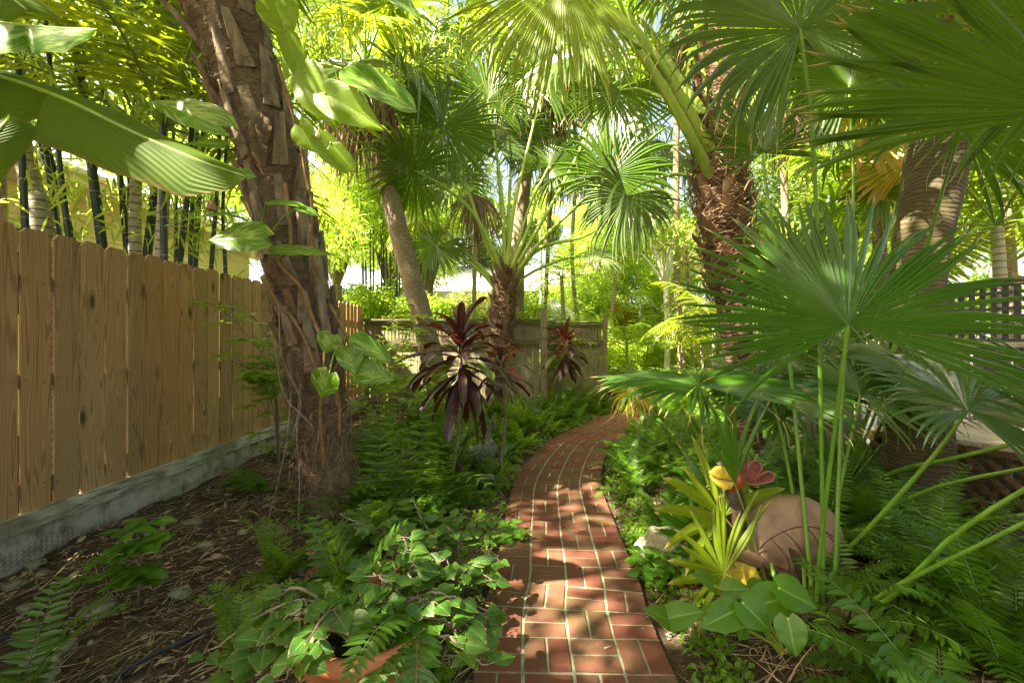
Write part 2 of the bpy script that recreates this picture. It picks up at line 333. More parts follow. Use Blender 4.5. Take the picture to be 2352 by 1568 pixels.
MAT['stem_green'] = simple('green_twig', (.07, .12, .03), (.16, .22, .06), 25, .6, .3, .004)
MAT['vine_stem'] = simple('orange_brown_vine_stem', (.12, .065, .028), (.3, .17, .07), 14, .6, .4, .006)
MAT['boot'] = simple('grey_leaf_base', (.08, .06, .042), (.33, .26, .18), 16, .85, .7, .01, stretch=(1, 1, .25))
MAT['boot_red'] = simple('rusty_leaf_base', (.08, .045, .026), (.27, .17, .1), 14, .85, .7, .01, stretch=(1, 1, .3))
MAT['fibre'] = simple('trunk_fibre', (.09, .06, .035), (.3, .22, .14), 30, .9, .5, .006, island=.8)
MAT['fibre_red'] = simple('rusty_trunk_fibre', (.13, .075, .038), (.42, .28, .165), 30, .9, .5, .006, island=.8)
MAT['core'] = simple('fibrous_trunk', (.05, .035, .022), (.2, .145, .09), 18, .95, 1., .03, stretch=(1, 1, 2.5))
MAT['core_red'] = simple('rusty_fibrous_trunk', (.045, .027, .016), (.22, .14, .08), 16, .95, 1., .03, stretch=(1, 1, 3))
MAT['rock'] = simple('limestone', (.08, .075, .045), (.34, .33, .22), 12, .9, 1., .03, 8)
MAT['litter'] = simple('dry_leaf_litter', (.07, .042, .022), (.42, .31, .18), 30, .85, .3, .004, island=1.0)
MAT['pebble'] = simple('pale_pebble', (.09, .075, .055), (.3, .27, .21), 18, .85, .6, .006, island=.7)
MAT['rubber'] = simple('black_hose_rubber', (.012, .014, .018), (.04, .045, .05), 20, .45, .1, .002)
MAT['terracotta'] = simple('terracotta', (.33, .105, .04), (.5, .2, .085), 9, .62, .25, .004, 7, island=0)
MAT['cast_stone'] = simple('grey_green_cast_stone', (.07, .08, .07), (.22, .24, .21), 22, .85, .6, .006, 7, island=0)
MAT['steel_dark'] = simple('dark_wire', (.06, .04, .03), (.16, .11, .08), 40, .7, .1, .001)

def wood(name, c1, c2, dark, knots=True, axis=2, grain=1.0, rough=.75, moss=None, gap=0):
    m, nt, P, out = newmat(name); L = nt.links
    tc = N(nt, 'ShaderNodeTexCoord'); geo = N(nt, 'ShaderNodeNewGeometry'); rv = geo.outputs['Random Per Island']
    cb = N(nt, 'ShaderNodeCombineXYZ')
    for k, sc in enumerate((37, 53, 71)): L.new(math2(nt, 'MULTIPLY', rv, sc), cb.inputs[k])
    sc = [1, 1, 1]; sc[axis] = .06
    mp = mapping(nt, tc.outputs['Object'], tuple(sc), cb.outputs[0])
    big = noise(nt, mp, 7*grain, 2, .5, .25); rings = math2(nt, 'SINE', math2(nt, 'MULTIPLY', big, 75)); rings = math2(nt, 'MULTIPLY_ADD', rings, .5, .5)
    fine = noise(nt, mp, 90*grain, 4, .7)
    col = ramp(nt, rings, [(0, c1), (.75, c2), (1, tuple(x*.66 for x in c1))])
    col = mixc(nt, math2(nt, 'MULTIPLY', fine, .5), col, tuple(x*.6 for x in c1))
    tint = ramp(nt, rv, [(0, (.72, .7, .62)), (.3, (1, .97, .88)), (.6, (.88, .78, .66)), (1, (1.05, .92, .76))]); col = mixc(nt, 1.0, col, tint, 'MULTIPLY')
    col = mixc(nt, ramp(nt, noise(nt, mapping(nt, tc.outputs['Object'], (1, 1, .5), cb.outputs[0]), 2.2, 3), [(.52, g3(0)), (.75, g3(.55))]), col, dark)
    h = math2(nt, 'MULTIPLY_ADD', fine, .6, rings)
    if knots:
        sv = [5.5, 5.5, 5.5]; sv[axis] = 2.1
        vo = N(nt, 'ShaderNodeTexVoronoi'); vo.inputs['Scale'].default_value = 1.0; L.new(mapping(nt, tc.outputs['Object'], tuple(sv), cb.outputs[0]), vo.inputs['Vector'])
        kf = ramp(nt, vo.outputs['Distance'], [(.07, g3(1)), (.12, g3(.45)), (.22, g3(0))]); col = mixc(nt, kf, col, tuple(x*.28 for x in dark))
    if moss:
        mf = ramp(nt, noise(nt, tc.outputs['Object'], 3.5, 5, .65), [(.5, g3(0)), (.68, g3(.8))]); col = mixc(nt, mf, col, moss)
    L.new(col, P.inputs['Base Color']); P.inputs['Roughness'].default_value = rough; P.inputs['Specular IOR Level'].default_value = .3
    L.new(bump(nt, h, .2, .003), P.inputs['Normal']); return m
MAT['pine'] = wood('new_pine', (.5, .315, .165), (.66, .44, .245), (.36, .23, .125))
MAT['oldwood'] = wood('weathered_fence', (.3, .265, .19), (.48, .43, .33), (.2, .18, .12), knots=False, moss=(.17, .18, .09))
MAT['oldrail'] = wood('weathered_rail', (.16, .15, .1), (.28, .26, .18), (.1, .1, .06), knots=False, axis=0, moss=(.12, .17, .05))
MAT['greywood'] = wood('grey_painted_board', (.1, .11, .12), (.17, .18, .19), (.07, .08, .09), knots=False, axis=2)
MAT['darkwood'] = wood('dark_lattice', (.1, .075, .045), (.2, .15, .09), (.07, .05, .03), knots=False, axis=0)
MAT['whitewood'] = wood('pale_deck_board', (.6, .58, .54), (.72, .7, .66), (.5, .48, .42), knots=False, axis=1)

def kick():
    m, nt, P, out = newmat('flaking_white_board'); tc = N(nt, 'ShaderNodeTexCoord')
    a = noise(nt, mapping(nt, tc.outputs['Object'], (6, 1.1, 9)), 4, 8, .72); c = ramp(nt, a, [(.4, (.66, .64, .56)), (.53, (.46, .44, .37)), (.6, (.13, .11, .08))])
    g = ramp(nt, noise(nt, tc.outputs['Object'], 2.2, 4), [(.45, g3(0)), (.65, g3(.8))]); c = mixc(nt, g, c, (.17, .17, .1))
    nt.links.new(c, P.inputs['Base Color']); P.inputs['Roughness'].default_value = .8; nt.links.new(bump(nt, a, .6, .006), P.inputs['Normal']); return m
MAT['kick'] = kick()
def kick2():
    m, nt, P, out = newmat('white_foundation'); tc = N(nt, 'ShaderNodeTexCoord')
    a = noise(nt, tc.outputs['Object'], 7, 7, .7); c = ramp(nt, a, [(.35, (.16, .13, .09)), (.5, (.42, .4, .34)), (.7, (.55, .54, .49))])
    nt.links.new(c, P.inputs['Base Color']); P.inputs['Roughness'].default_value = .85; nt.links.new(bump(nt, a, .5, .006), P.inputs['Normal']); return m
MAT['foundation'] = kick2()
def soil():
    m, nt, P, out = newmat('soil'); tc = N(nt, 'ShaderNodeTexCoord'); o = tc.outputs['Object']
    a = noise(nt, o, 3, 6, .7); b = noise(nt, o, 45, 6, .75); f = math2(nt, 'MULTIPLY_ADD', b, .7, math2(nt, 'MULTIPLY', a, .4))
    c = ramp(nt, f, [(.35, (.018, .011, .006)), (.55, (.07, .043, .023)), (.7, (.17, .115, .065)), (.82, (.32, .25, .16))])
    nt.links.new(c, P.inputs['Base Color']); P.inputs['Roughness'].default_value = .95; nt.links.new(bump(nt, f, 1., .03), P.inputs['Normal']); return m
MAT['soil'] = soil()
def brick():
    m, nt, P, out = newmat('red_brick'); L = nt.links; tc = N(nt, 'ShaderNodeTexCoord'); geo = N(nt, 'ShaderNodeNewGeometry'); o = tc.outputs['Object']
    r = geo.outputs['Random Per Island']; col = ramp(nt, r, [(0, (.095, .034, .022)), (.4, (.15, .052, .031)), (.75, (.12, .048, .033)), (1, (.18, .078, .048))])
    col = mixc(nt, ramp(nt, noise(nt, o, 60, 5, .7), [(.4, g3(.0)), (.75, g3(.45))]), col, (.2, .055, .03))
    blot = ramp(nt, math2(nt, 'MULTIPLY_ADD', r, .14, noise(nt, o, 11, 6, .75)), [(.53, g3(0)), (.7, g3(.85))]); col = mixc(nt, blot, col, (.09, .06, .028))
    big = ramp(nt, noise(nt, o, 1.3, 3), [(.5, g3(0)), (.68, g3(.5))]); col = mixc(nt, big, col, (.15, .11, .04))
    L.new(col, P.inputs['Base Color']); P.inputs['Roughness'].default_value = .8; P.inputs['Specular IOR Level'].default_value = .3
    L.new(bump(nt, noise(nt, o, 140, 6, .8), .45, .003), P.inputs['Normal']); return m
MAT['brick'] = brick()
MAT['mortar'] = simple('mortar', (.15, .155, .09), (.32, .32, .21), 20, .9, .8, .006, 7, island=0)
def ringed(name, c1, c2, dark, freq, rough=.85, moss=None, vert=0, sharp=(.55, .9), wob=1.2, bs=.7):
    m, nt, P, out = newmat(name); L = nt.links; tc = N(nt, 'ShaderNodeTexCoord'); uv = N(nt, 'ShaderNodeUVMap'); sep = N(nt, 'ShaderNodeSeparateXYZ'); L.new(uv.outputs[0], sep.inputs[0])
    o = tc.outputs['Object']; n1 = noise(nt, o, 5, 4); n2 = noise(nt, mapping(nt, o, (1, 1, 3)), 16, 6, .7)
    ph = math2(nt, 'MULTIPLY_ADD', sep.outputs[1], freq, math2(nt, 'MULTIPLY', n1, wob)); s = math2(nt, 'FRACT', ph)
    tri = math2(nt, 'ABSOLUTE', math2(nt, 'MULTIPLY_ADD', s, 2, -1)); line = ramp(nt, tri, [(sharp[0], g3(0)), (sharp[1], g3(1))])
    col = ramp(nt, n2, [(.3, c1), (.7, c2)]); col = mixc(nt, line, col, dark)
    if moss: col = mixc(nt, ramp(nt, noise(nt, o, 2.5, 4), [(.45, g3(0)), (.7, g3(.7))]), col, moss)
    h = math2(nt, 'MULTIPLY_ADD', n2, .5, math2(nt, 'MULTIPLY', line, -1.0))
    L.new(col, P.inputs['Base Color']); P.inputs['Roughness'].default_value = rough; L.new(bump(nt, h, bs, .012), P.inputs['Normal']); return m
MAT['ring_brown'] = ringed('ringed_palm_bark', (.15, .115, .07), (.42, .34, .22), (.09, .06, .035), 34, wob=3.5, sharp=(.4, .95))
MAT['ring_red'] = ringed('rusty_palm_bark', (.07, .04, .022), (.2, .115, .062), (.025, .013, .008), 22, wob=3, sharp=(.5, .9))
MAT['ring_pale'] = ringed('pale_ringed_palm_bark', (.34, .33, .25), (.52, .5, .4), (.2, .1, .05), 11, moss=(.3, .3, .2), wob=.25, sharp=(.78, .86), rough=.7, bs=.4)
MAT['bark_green'] = ringed('mossy_palm_bark', (.06, .046, .022), (.14, .11, .055), (.05, .036, .016), 30, moss=(.1, .085, .025), wob=3, sharp=(.4, 1), bs=.35)
MAT['bamboo'] = ringed('black_bamboo_cane', (.014, .026, .018), (.04, .065, .042), (.25, .23, .16), 2.6, rough=.35, wob=.05, sharp=(.955, .985), bs=.3)
MAT['crownshaft'] = simple('green_crownshaft', (.22, .3, .08), (.36, .42, .14), 4, .45, .1, .003)
def siding():
    m, nt, P, out = newmat('pale_yellow_siding'); tc = N(nt, 'ShaderNodeTexCoord'); a = noise(nt, tc.outputs['Object'], 2, 4)
    nt.links.new(ramp(nt, a, [(.3, (.76, .74, .45)), (.7, (.82, .8, .52))]), P.inputs['Base Color']); P.inputs['Roughness'].default_value = .6; return m
MAT['siding'] = siding()
MAT['trim'] = simple('cream_trim', (.68, .66, .42), (.74, .72, .5), 3, .6, .05, .002)
MAT['white_wall'] = simple('white_painted_wall', (.72, .72, .68), (.8, .8, .78), 3, .7, .05, .002)
MAT['roof'] = simple('pale_metal_roof', (.6, .62, .62), (.7, .72, .72), 3, .45, .05, .002)
MAT['glass'] = simple('dark_window', (.02, .03, .035), (.05, .07, .07), 3, .08, 0, .002, spec=.8)
MAT['blue'] = simple('blue_glaze', (.012, .03, .3), (.03, .06, .5), 4, .2, .05, .002)
MAT['yellow_paint'] = simple('worn_yellow_paint', (.3, .2, .02), (.7, .52, .06), 22, .5, .3, .004)
MAT['red_paint'] = simple('worn_red_paint', (.05, .015, .012), (.26, .065, .05), 24, .55, .4, .005, 7)
MAT['orange_paint'] = simple('worn_orange_paint', (.14, .03, .01), (.42, .1, .02), 22, .5, .3, .004)
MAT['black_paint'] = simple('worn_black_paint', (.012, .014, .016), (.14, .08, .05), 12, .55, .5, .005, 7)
MAT['brown_wood'] = simple('weathered_brown_plate', (.12, .06, .035), (.36, .23, .14), 5, .6, .3, .005, 8)
MAT['fan_gloss'] = foliage('glossy_fan_leaf', (.05, .12, .03), (.09, .18, .05), (.2, .35, .03), .2, .12, spec=1.4, rib=(.2, .3, .1))
MAT['tan_plate'] = simple('worn_tan_plate', (.13, .075, .045), (.42, .28, .175), 6, .6, .3, .005, 8)
MAT['pink_clay'] = simple('pinkish_clay', (.4, .22, .15), (.5, .3, .2), 8, .7, .1, .002)
#@@STRUCTURE
# ------------------------------------------------------------------ ground, path, patio
m = M(); nx = 150; ny = 190
xs = np.sinh(np.linspace(-4.6, 4.6, nx))/math.sinh(4.6)*90; ys = 4+np.sinh(np.linspace(-4.0, 4.8, ny))/math.sinh(4.8)*110
X, Y = np.meshgrid(xs, ys)
PC = catmull([(.24, -1.2, 0), (.24, .3, 0), (.265, 2.02, 0), (.32, 2.52, 0), (.37, 3.32, 0), (.49, 4.4, 0), (.95, 5.88, 0), (1.66, 7.05, 0), (2.42, 8.38, 0), (3.25, 9.8, 0), (4.1, 11.3, 0)], 700)
def path_dist(x, y):
    return np.sqrt(((np.stack([x, y], -1)[..., None, :]-PC[::10, :2])**2).sum(-1)).min(-1)
def gz(x, y):
    x = np.asarray(x, float); y = np.asarray(y, float); d = path_dist(x, y)
    z = .022*np.sin(x*2.3+.7)*np.cos(y*1.9)+.018*np.sin(x*5.1+y*3.3)+.012*np.sin(9*y-4*x)
    return np.where(d < .43, -.03, -.01+np.clip((d-.43)*.5, 0, 1)*(z+.01))
Z = gz(X, Y)+rng.normal(0, .004, X.shape); i = np.arange(ny-1)[:, None]; j = np.arange(nx-1)[None]
m.add(np.stack([X, Y, Z], -1), np.stack([i*nx+j, i*nx+j+1, (i+1)*nx+j+1, (i+1)*nx+j], -1).reshape(-1, 4))
tag(m.build('ground', MAT['soil'], None, True), kind='structure')

sl_ = np.concatenate([[0], np.cumsum(np.linalg.norm(np.diff(PC, axis=0), axis=1))]); TT = unit(np.gradient(PC, axis=0))
def on_path(s, t):
    x = np.interp(s, sl_, PC[:, 0]); y = np.interp(s, sl_, PC[:, 1]); tx = np.interp(s, sl_, TT[:, 0]); ty = np.interp(s, sl_, TT[:, 1]); n = math.hypot(tx, ty)
    return x+ty/n*t, y-tx/n*t
U_ = .213; mb = M(); mm = M(); ns = int(sl_[-1]/U_)
jt = .0054
for a in range(ns):
    for c in range(4):
        s0 = a*U_; t0 = (c-2)*U_; w = U_
        bricks = [(0, 0, w, w/2), (0, w/2, w, w)] if (a+c) % 2 else [(0, 0, w/2, w), (w/2, 0, w, w)]
        for (p0, q0, p1, q1) in bricks:
            j4 = [rnd.uniform(-.0018, .0018) for _ in range(4)]; jj = jt if 0 < 1 else 0
            e = 1.25; p0_, p1_, q0_, q1_ = s0+p0+jj*(e if p0 == 0 else 1)+j4[0], s0+p1-jj*(e if p1 == w else 1)+j4[1], t0+q0+jj*(e if q0 == 0 else 1)+j4[2], t0+q1-jj*(e if q1 == w else 1)+j4[3]
            z1 = .03+rnd.uniform(-.0015, .0015); bv = .004
            def ring(d, z):
                cr = min(.012, .02); pts = []
                for (s, t) in ((p0_+d, q0_+d), (p1_-d, q0_+d), (p1_-d, q1_-d), (p0_+d, q1_-d)):
                    x, y = on_path(s, t); pts.append((x, y, z))
                return pts
            V = ring(0, -.02)+ring(0, z1-bv)+ring(bv, z1)
            Q = [[8, 11, 10, 9]]
            for k in range(4):
                n = (k+1) % 4; Q += [[k, n, 4+n, 4+k][::-1], [4+k, 4+n, 8+n, 8+k][::-1]]
            mb.add(V, Q)
ss = np.linspace(0, ns*U_, 260)
V = []; cols = 9
for s in ss:
    for c in range(cols):
        x, y = on_path(s, (c/(cols-1)-.5)*(U_*4-.012)); V.append((x, y, .0235+rnd.uniform(-.0022, .0022)))
i = np.arange(len(ss)-1)[:, None]; j = np.arange(cols-1)[None]
mm.add(V, np.stack([i*cols+j, i*cols+j+1, (i+1)*cols+j+1, (i+1)*cols+j], -1).reshape(-1, 4)[:, ::-1])
side = []
for s in ss:
    for t in (-1, 1):
        x, y = on_path(s, t*(U_*2-.006)); side += [(x, y, .0235), (x, y, -.06)]
for k in range(len(ss)-1):
    for o in (0, 2): mm.add([side[k*4+o], side[k*4+o+1], side[k*4+o+5], side[k*4+o+4]], [[0, 1, 2, 3]])
bp = tag(mb.build('brick_path', MAT['brick'], None), kind='structure')
mt = mm.build('mortar', MAT['mortar'], None); mt.parent = bp
m = M(); mp_ = M()
for a in range(44):
    for b in range(26):
        x = 3.4+a*.21; y = 10.1+b*.21
        if path_dist(np.array(x), np.array(y)) < .5 and y < 11.2: continue
        for h in (0, 1):
            cx, cy_, sx, sy = (x, y+(h-.5)*.105, .2, .095) if (a+b) % 2 else (x+(h-.5)*.105, y, .095, .2)
            m.box((cx, cy_, .005), (sx, sy, .05+rnd.uniform(-.003, .003)))
mp_.box((8.0, 12.75, -.01), (9.4, 5.6, .07))
pt = tag(m.build('patio', MAT['brick'], None), kind='structure'); mp_.build('mortar', MAT['mortar'], pt)

# ------------------------------------------------------------------ new pine fence on the left
FX = -3.15
def board(m, x0, x1, y0, y1, z0, z1, ear=.035):
    """dog-eared picket, thickness along x"""
    P = [(y0, z0), (y1, z0), (y1, z1-ear), (y1-ear*.8, z1), (y0+ear*.8, z1), (y0, z1-ear)]
    V = [(x, y, z) for x in (x0, x1) for y, z in P]
    m.add(V, [[0, 1, 2, 5], [11, 8, 7, 6], [5, 2, 3, 4], [10, 9, 8, 11]]+[[k, 6+k, 6+(k+1) % 6, (k+1) % 6] for k in range(6)])
f = thing('pine_fence', (FX, 4, 0), 'tall new pine picket fence with dog-eared boards along the left side', 'fence')
mb = M(); y = -1.6; k = 0
while y < 9.0:
    w = .168+rnd.uniform(-.006, .006); gap = rnd.choice([.01, .015, .02, .025, .03]); top = 2.155+rnd.uniform(-.012, .015)
    if y > 6.6: top -= .0
    dx = rnd.uniform(-.007, .007); board(mb, FX-.018+dx, FX+dx, y, y+w, .285, top)
    y += w+gap; k += 1
mb.build('boards', MAT['pine'], f)
nl = M(); y = -1.5
for k in range(56):
    for z in (.45, 1.15, 1.8):
        for q in (.04, .13): nl.box((FX+.008, y+q+rnd.uniform(-.006, .006), z+rnd.uniform(-.012, .012)), (.004, .006, .006))
    y += .188
nl.build('nails', MAT['glass'], f)
for z in (.45, 1.15, 1.8):
    M().box((FX-.045, 3.7, z), (.04, 10.6, .09)).build('rail', MAT['pine'], f)
for y in (-.5, 1.9, 4.3, 6.7, 8.9):
    M().box((FX-.11, y, .95), (.09, .09, 1.9)).build('post', MAT['pine'], f)
mb = M(); y = -1.6
while y < 9.0:
    mb.box((FX+.025, y+.7, .283), (.11, 1.395, .036)); mb.box((FX+.07, y+.7, .235), (.03, 1.395, .06)); y += 1.4
mb.build('ledge_board', MAT['kick'], f)
mb = M(); y = -1.6
for k in range(9): mb.box((FX+.03, y+.61+k*1.22, .1), (.045, 1.212, .3))
mb.build('footing_board', MAT['foundation'], f)
# chicken wire stapled to the footing
m = M(); hx = .026
for a in range(150):
    for b in range(5):
        y = 1.6+a*hx*1.732*.75+(b % 2)*0; z = .02+b*hx*1.15+(a % 2)*hx*.57
        if z > .07+.05*math.sin(y*3.1)+.03*math.sin(y*7): continue
        P = [(FX+.058+rnd.uniform(0, .004), y+hx*.75*math.cos(q*math.pi/3), z+hx*.66*math.sin(q*math.pi/3)) for q in range(7)]
        tube(m, P, .0009, 3, False)
tag(m.build('chicken_wire', MAT['steel_dark']), 'rusty chicken wire along the foot of the pine fence', 'wire netting')

# ------------------------------------------------------------------ weathered fence across the garden
def old_fence(name, label, xa, ya, xb, yb, seed, ztop=1.86):
    r = random.Random(seed); a = A(xa, ya, 0); b = A(xb, yb, 0); L = np.linalg.norm(b-a); d = (b-a)/L; n = A(-d[1], d[0], 0)
    if n[1] > 0: n = -n
    Rm = [[d[0], n[0], 0], [d[1], n[1], 0], [0, 0, 1]]
    f = thing(name, (a+b)/2, label, 'fence')
    mb = M(); t = 0.0; k = 0
    while t < L-.05:
        w = .135+r.uniform(-.004, .004); mb.box(a+d*(t+w/2)+A(0, 0, .72), (w, .02, 1.34), Rm); t += w+r.choice([.003, .005, .01])
    mb.build('boards', MAT['oldwood'], f)
    mb = M(); t = .02
    while t < L-.05: mb.box(a+d*t+n*.0+A(0, 0, 1.6), (.05, .02, .36), Rm); mb.box(a+d*(t+.035)-n*.022+A(0, 0, 1.6), (.05, .018, .36), Rm); t += .075
    mb.build('battens', MAT['oldwood'], f)
    for z, hh, dd in ((1.80, .05, .1), (ztop, .035, .16), (1.395, .09, .07), (1.33, .025, .1), (.08, .12, .05)):
        M().box((a+b)/2+n*.012+A(0, 0, z), (L, dd, hh), Rm).build('rail', MAT['oldrail'], f)
    return f, Rm
f, Rm = old_fence('weathered_fence', 'long weathered grey board fence crossing behind the leaning palm', -3.1, 8.95, .58, 8.9, 3)
for x, z in ((.66, 2.13), (-1.2, 1.84), (-3.0, 1.84)):
    y = 8.9 if x > 0 else 8.99; M().box((x, y, z/2-.02), (.13, .13, z) if x > 0 else (.09, .09, z)).build('post', MAT['oldwood'], f)
f, Rm = old_fence('weathered_fence', 'short weathered grey fence panel with a slatted top beside the path', .85, 10.25, 2.2, 10.45, 5, 1.86)
M().box((2.28, 10.46, 1.03), (.1, .1, 2.06)).build('post', MAT['oldwood'], f)
M().box((.8, 10.24, .95), (.1, .1, 1.9)).build('post', MAT['oldwood'], f)

# ------------------------------------------------------------------ grey fence and deck on the right
f = thing('grey_fence', (5.0, 6, 0), 'dark grey board fence with lattice top behind the right-hand palms', 'fence')
mb = M(); t = 0; a = A(3.9, 7.8, 0); b = A(5.6, 1.2, 0); L = np.linalg.norm(b-a); d = (b-a)/L; n = A(d[1], -d[0], 0)
Rm = [[d[0], n[0], 0], [d[1], n[1], 0], [0, 0, 1]]
while t < L:
    w = .27; mb.box(a+d*(t+w/2)+A(0, 0, .68), (w, .02, 1.36), Rm); t += w+rnd.choice([.012, .02, .03])
mb.build('boards', MAT['greywood'], f)
M().box((a+b)/2+A(0, 0, 1.38), (L, .09, .05), Rm).build('rail', MAT['whitewood'], f)
M().box((a+b)/2+A(0, 0, 2.0), (L*.6, .07, .06), Rm).build('rail', MAT['greywood'], f)
mb = M(); t = 0
while t < L: mb.box(a+d*t+A(0, 0, 1.69), (.045, .015, .6), Rm); t += .085
for k in range(8): mb.box((a+b)/2+n*.012+A(0, 0, 1.42+k*.078), (L, .012, .035), Rm)
mb.build('lattice', MAT['greywood'], f)
t = thing('deck', (4.2, 3.6, 0), 'low garden deck with pale boards and a diagonal lattice skirt on the right', 'deck')
da, db = A(3.35, 4.0, 0), A(4.1, 2.4, 0); d = unit(db-da); L = np.linalg.norm(db-da); n = A(-d[1], d[0], 0); n = n if n[0] > 0 else -n
Rm = [[d[0], n[0], 0], [d[1], n[1], 0], [0, 0, 1]]
mb = M()
for k in range(9): mb.box((da+db)/2+n*(.07+k*.145)+A(0, 0, .6), (L, .138, .035), Rm)
mb.build('boards', MAT['whitewood'], t)
mb = M()
for s in (-1, 1):
    q = -L
    while q < L*1.3:
        c = (da+db)/2+d*(q-L*.15)+n*(.02+.012*s)+A(0, 0, .29); ang = s*R_(45)
        R1 = np.array(Rm) @ np.array([[math.cos(ang), 0, -math.sin(ang)], [0, 1, 0], [math.sin(ang), 0, math.cos(ang)]])
        if abs(q-L*.15) < L/2-.1: mb.box(c, (.72, .01, .04), R1)
        q += .125
mb.build('lattice_skirt', MAT['darkwood'], t)
M().box((da+db)/2+n*.0+A(0, 0, .555), (L, .03, .05), Rm).build('fascia', MAT['darkwood'], t)
for q in (-.48, .48): M().box((da+db)/2+d*L*q+n*.08+A(0, 0, .28), (.09, .09, .58), Rm).build('post', MAT['darkwood'], t)

# ------------------------------------------------------------------ houses
t = thing('yellow_house', (-9, 6, 0), 'pale yellow clapboard house with deep eaves behind the pine fence', 'house')
m = M(); WX = -7.4
for k in range(24):
    z0 = k*.17; m.hexa([(WX-.2, -2, z0), (WX+.025, -2, z0), (WX+.025, 12, z0), (WX-.2, 12, z0), (WX-.2, -2, z0+.165), (WX, -2, z0+.165), (WX, 12, z0+.165), (WX-.2, 12, z0+.165)])
m.box((WX-2.5, 5, 1.9), (4.6, 13.9, 3.8))
m.build('wall', MAT['siding'], t)
m = M(); ex = -6.5; m.hexa([(ex, -2.5, 3.95), (ex, 12.4, 3.95), (-11, 12.4, 5.9), (-11, -2.5, 5.9), (ex, -2.5, 4.03), (ex, 12.4, 4.03), (-11, 12.4, 6.0), (-11, -2.5, 6.0)])
m.build('roof', MAT['roof'], t)
M().box((ex-.02, 5, 3.86), (.04, 14.9, .2)).box((ex+.03, 5, 3.93), (.06, 14.9, .06)).build('fascia', MAT['trim'], t)
M().box(((ex+WX)/2-.02, 5, 3.78), (.9, 14.8, .03)).build('soffit', MAT['trim'], t)
M().box((WX+.02, 5, 3.4), (.04, 13.9, .18)).build('frieze_board', MAT['trim'], t)
for y0, y1 in ((5.6, 7.3), (8.4, 9.8), (2.0, 3.6)):
    w = M().box((WX+.05, (y0+y1)/2, 2.45), (.04, y1-y0, 1.3)).build('window', MAT['glass'], t)
    mf = M()
    for c, s in (((WX+.08, (y0+y1)/2, 3.13), (.06, y1-y0+.2, .09)), ((WX+.08, (y0+y1)/2, 1.77), (.08, y1-y0+.2, .07)), ((WX+.08, y0-.05, 2.45), (.06, .09, 1.28)), ((WX+.08, y1+.05, 2.45), (.06, .09, 1.28)), ((WX+.08, (y0+y1)/2, 2.45), (.03, .04, 1.28))): mf.box(c, s)
    mf.build('frame', MAT['trim'], w)
t = thing('white_house', (-1.5, 22, 0), 'sunlit white house with a pale roof far behind the weathered fence', 'house')
m = M()
for k in range(20): z0 = k*.2; m.hexa([(-7, 21.9, z0), (4.5, 21.9, z0), (4.5, 27, z0), (-7, 27, z0), (-7, 22, z0+.195), (4.5, 22, z0+.195), (4.5, 27, z0+.195), (-7, 27, z0+.195)])
m.build('wall', MAT['white_wall'], t)
m = M(); m.hexa([(-7.6, 21.3, 3.95), (5.1, 21.3, 3.95), (5.1, 25, 5.7), (-7.6, 25, 5.7), (-7.6, 21.3, 4.07), (5.1, 21.3, 4.07), (5.1, 25, 5.82), (-7.6, 25, 5.82)]).build('roof', MAT['roof'], t)
for x in (-2.6, 2.2):
    w = M().box((x, 21.86, 2.2), (1.2, .06, 1.4)).build('window', MAT['glass'], t); mf = M()
    for c, s in (((x, 21.82, 2.95), (1.4, .08, .1)), ((x, 21.82, 1.45), (1.4, .1, .08)), ((x-.65, 21.82, 2.2), (.1, .08, 1.4)), ((x+.65, 21.82, 2.2), (.1, .08, 1.4)), ((x, 21.82, 2.2), (.04, .06, 1.4))): mf.box(c, s)
    mf.build('frame', MAT['trim'], w)
t = thing('garden_shed', (1.6, 15.3, 0), 'small cream shed with a conical pale roof past the weathered fence', 'shed')
M().box((1.5, 15.3, 1.05), (1.5, 1.5, 2.1)).build('wall', MAT['trim'], t)
m = M(); c = A(1.5, 15.3, 2.95); ring = [(1.5+1.25*math.cos(k*math.pi/6), 15.3+1.25*math.sin(k*math.pi/6), 2.05) for k in range(12)]
m.add(ring+[tuple(c), (1.5, 15.3, 2.0)], None, [[k, (k+1) % 12, 12] for k in range(12)]+[[(k+1) % 12, k, 13] for k in range(12)]); m.build('roof', MAT['roof'], t)
m = M()
for k in range(30): z0 = k*.07; m.box((11+k*0, 17, .035+z0), (16, .16, .066))
tag(m.build('garden_wall', MAT['white_wall']), 'sunlit white wall behind the bright shrubs at the end of the garden', 'wall')
# ------------------------------------------------------------------ plant builders
GAM = math.pi*(3-math.sqrt(5))
def frond(root, pts, r0, r1, mid, nrm, Rr, mat='fan', pm='petiole', flat=.6, name='frond', **kw):
    if kw.get('K', 10) >= 10: kw['fuse'] = min(.72, kw.get('fuse', .5)*1.16)
    m = fan(M(), pts[-1], mid, nrm, Rr, **kw); o = m.build(name, MAT[mat], root)
    P = catmull(pts, 12) if len(pts) > 2 else np.linspace(pts[0], pts[1], 8)
    t = tube(M(), P, np.linspace(r0, r1, len(P)), 8, True, flat=flat); t.build('stalk', MAT[pm], o, True); return o
def trunk_frame(P, rad, s):
    x = np.asarray(s)*(len(P)-1); i = np.clip(x.astype(int), 0, len(P)-2); f = (x-i)[..., None]
    p = P[i]*(1-f)+P[i+1]*f; T = unit(P[i+1]-P[i]); r = rad[i]*(1-f[..., 0])+rad[i+1]*f[..., 0]; return p, T, r
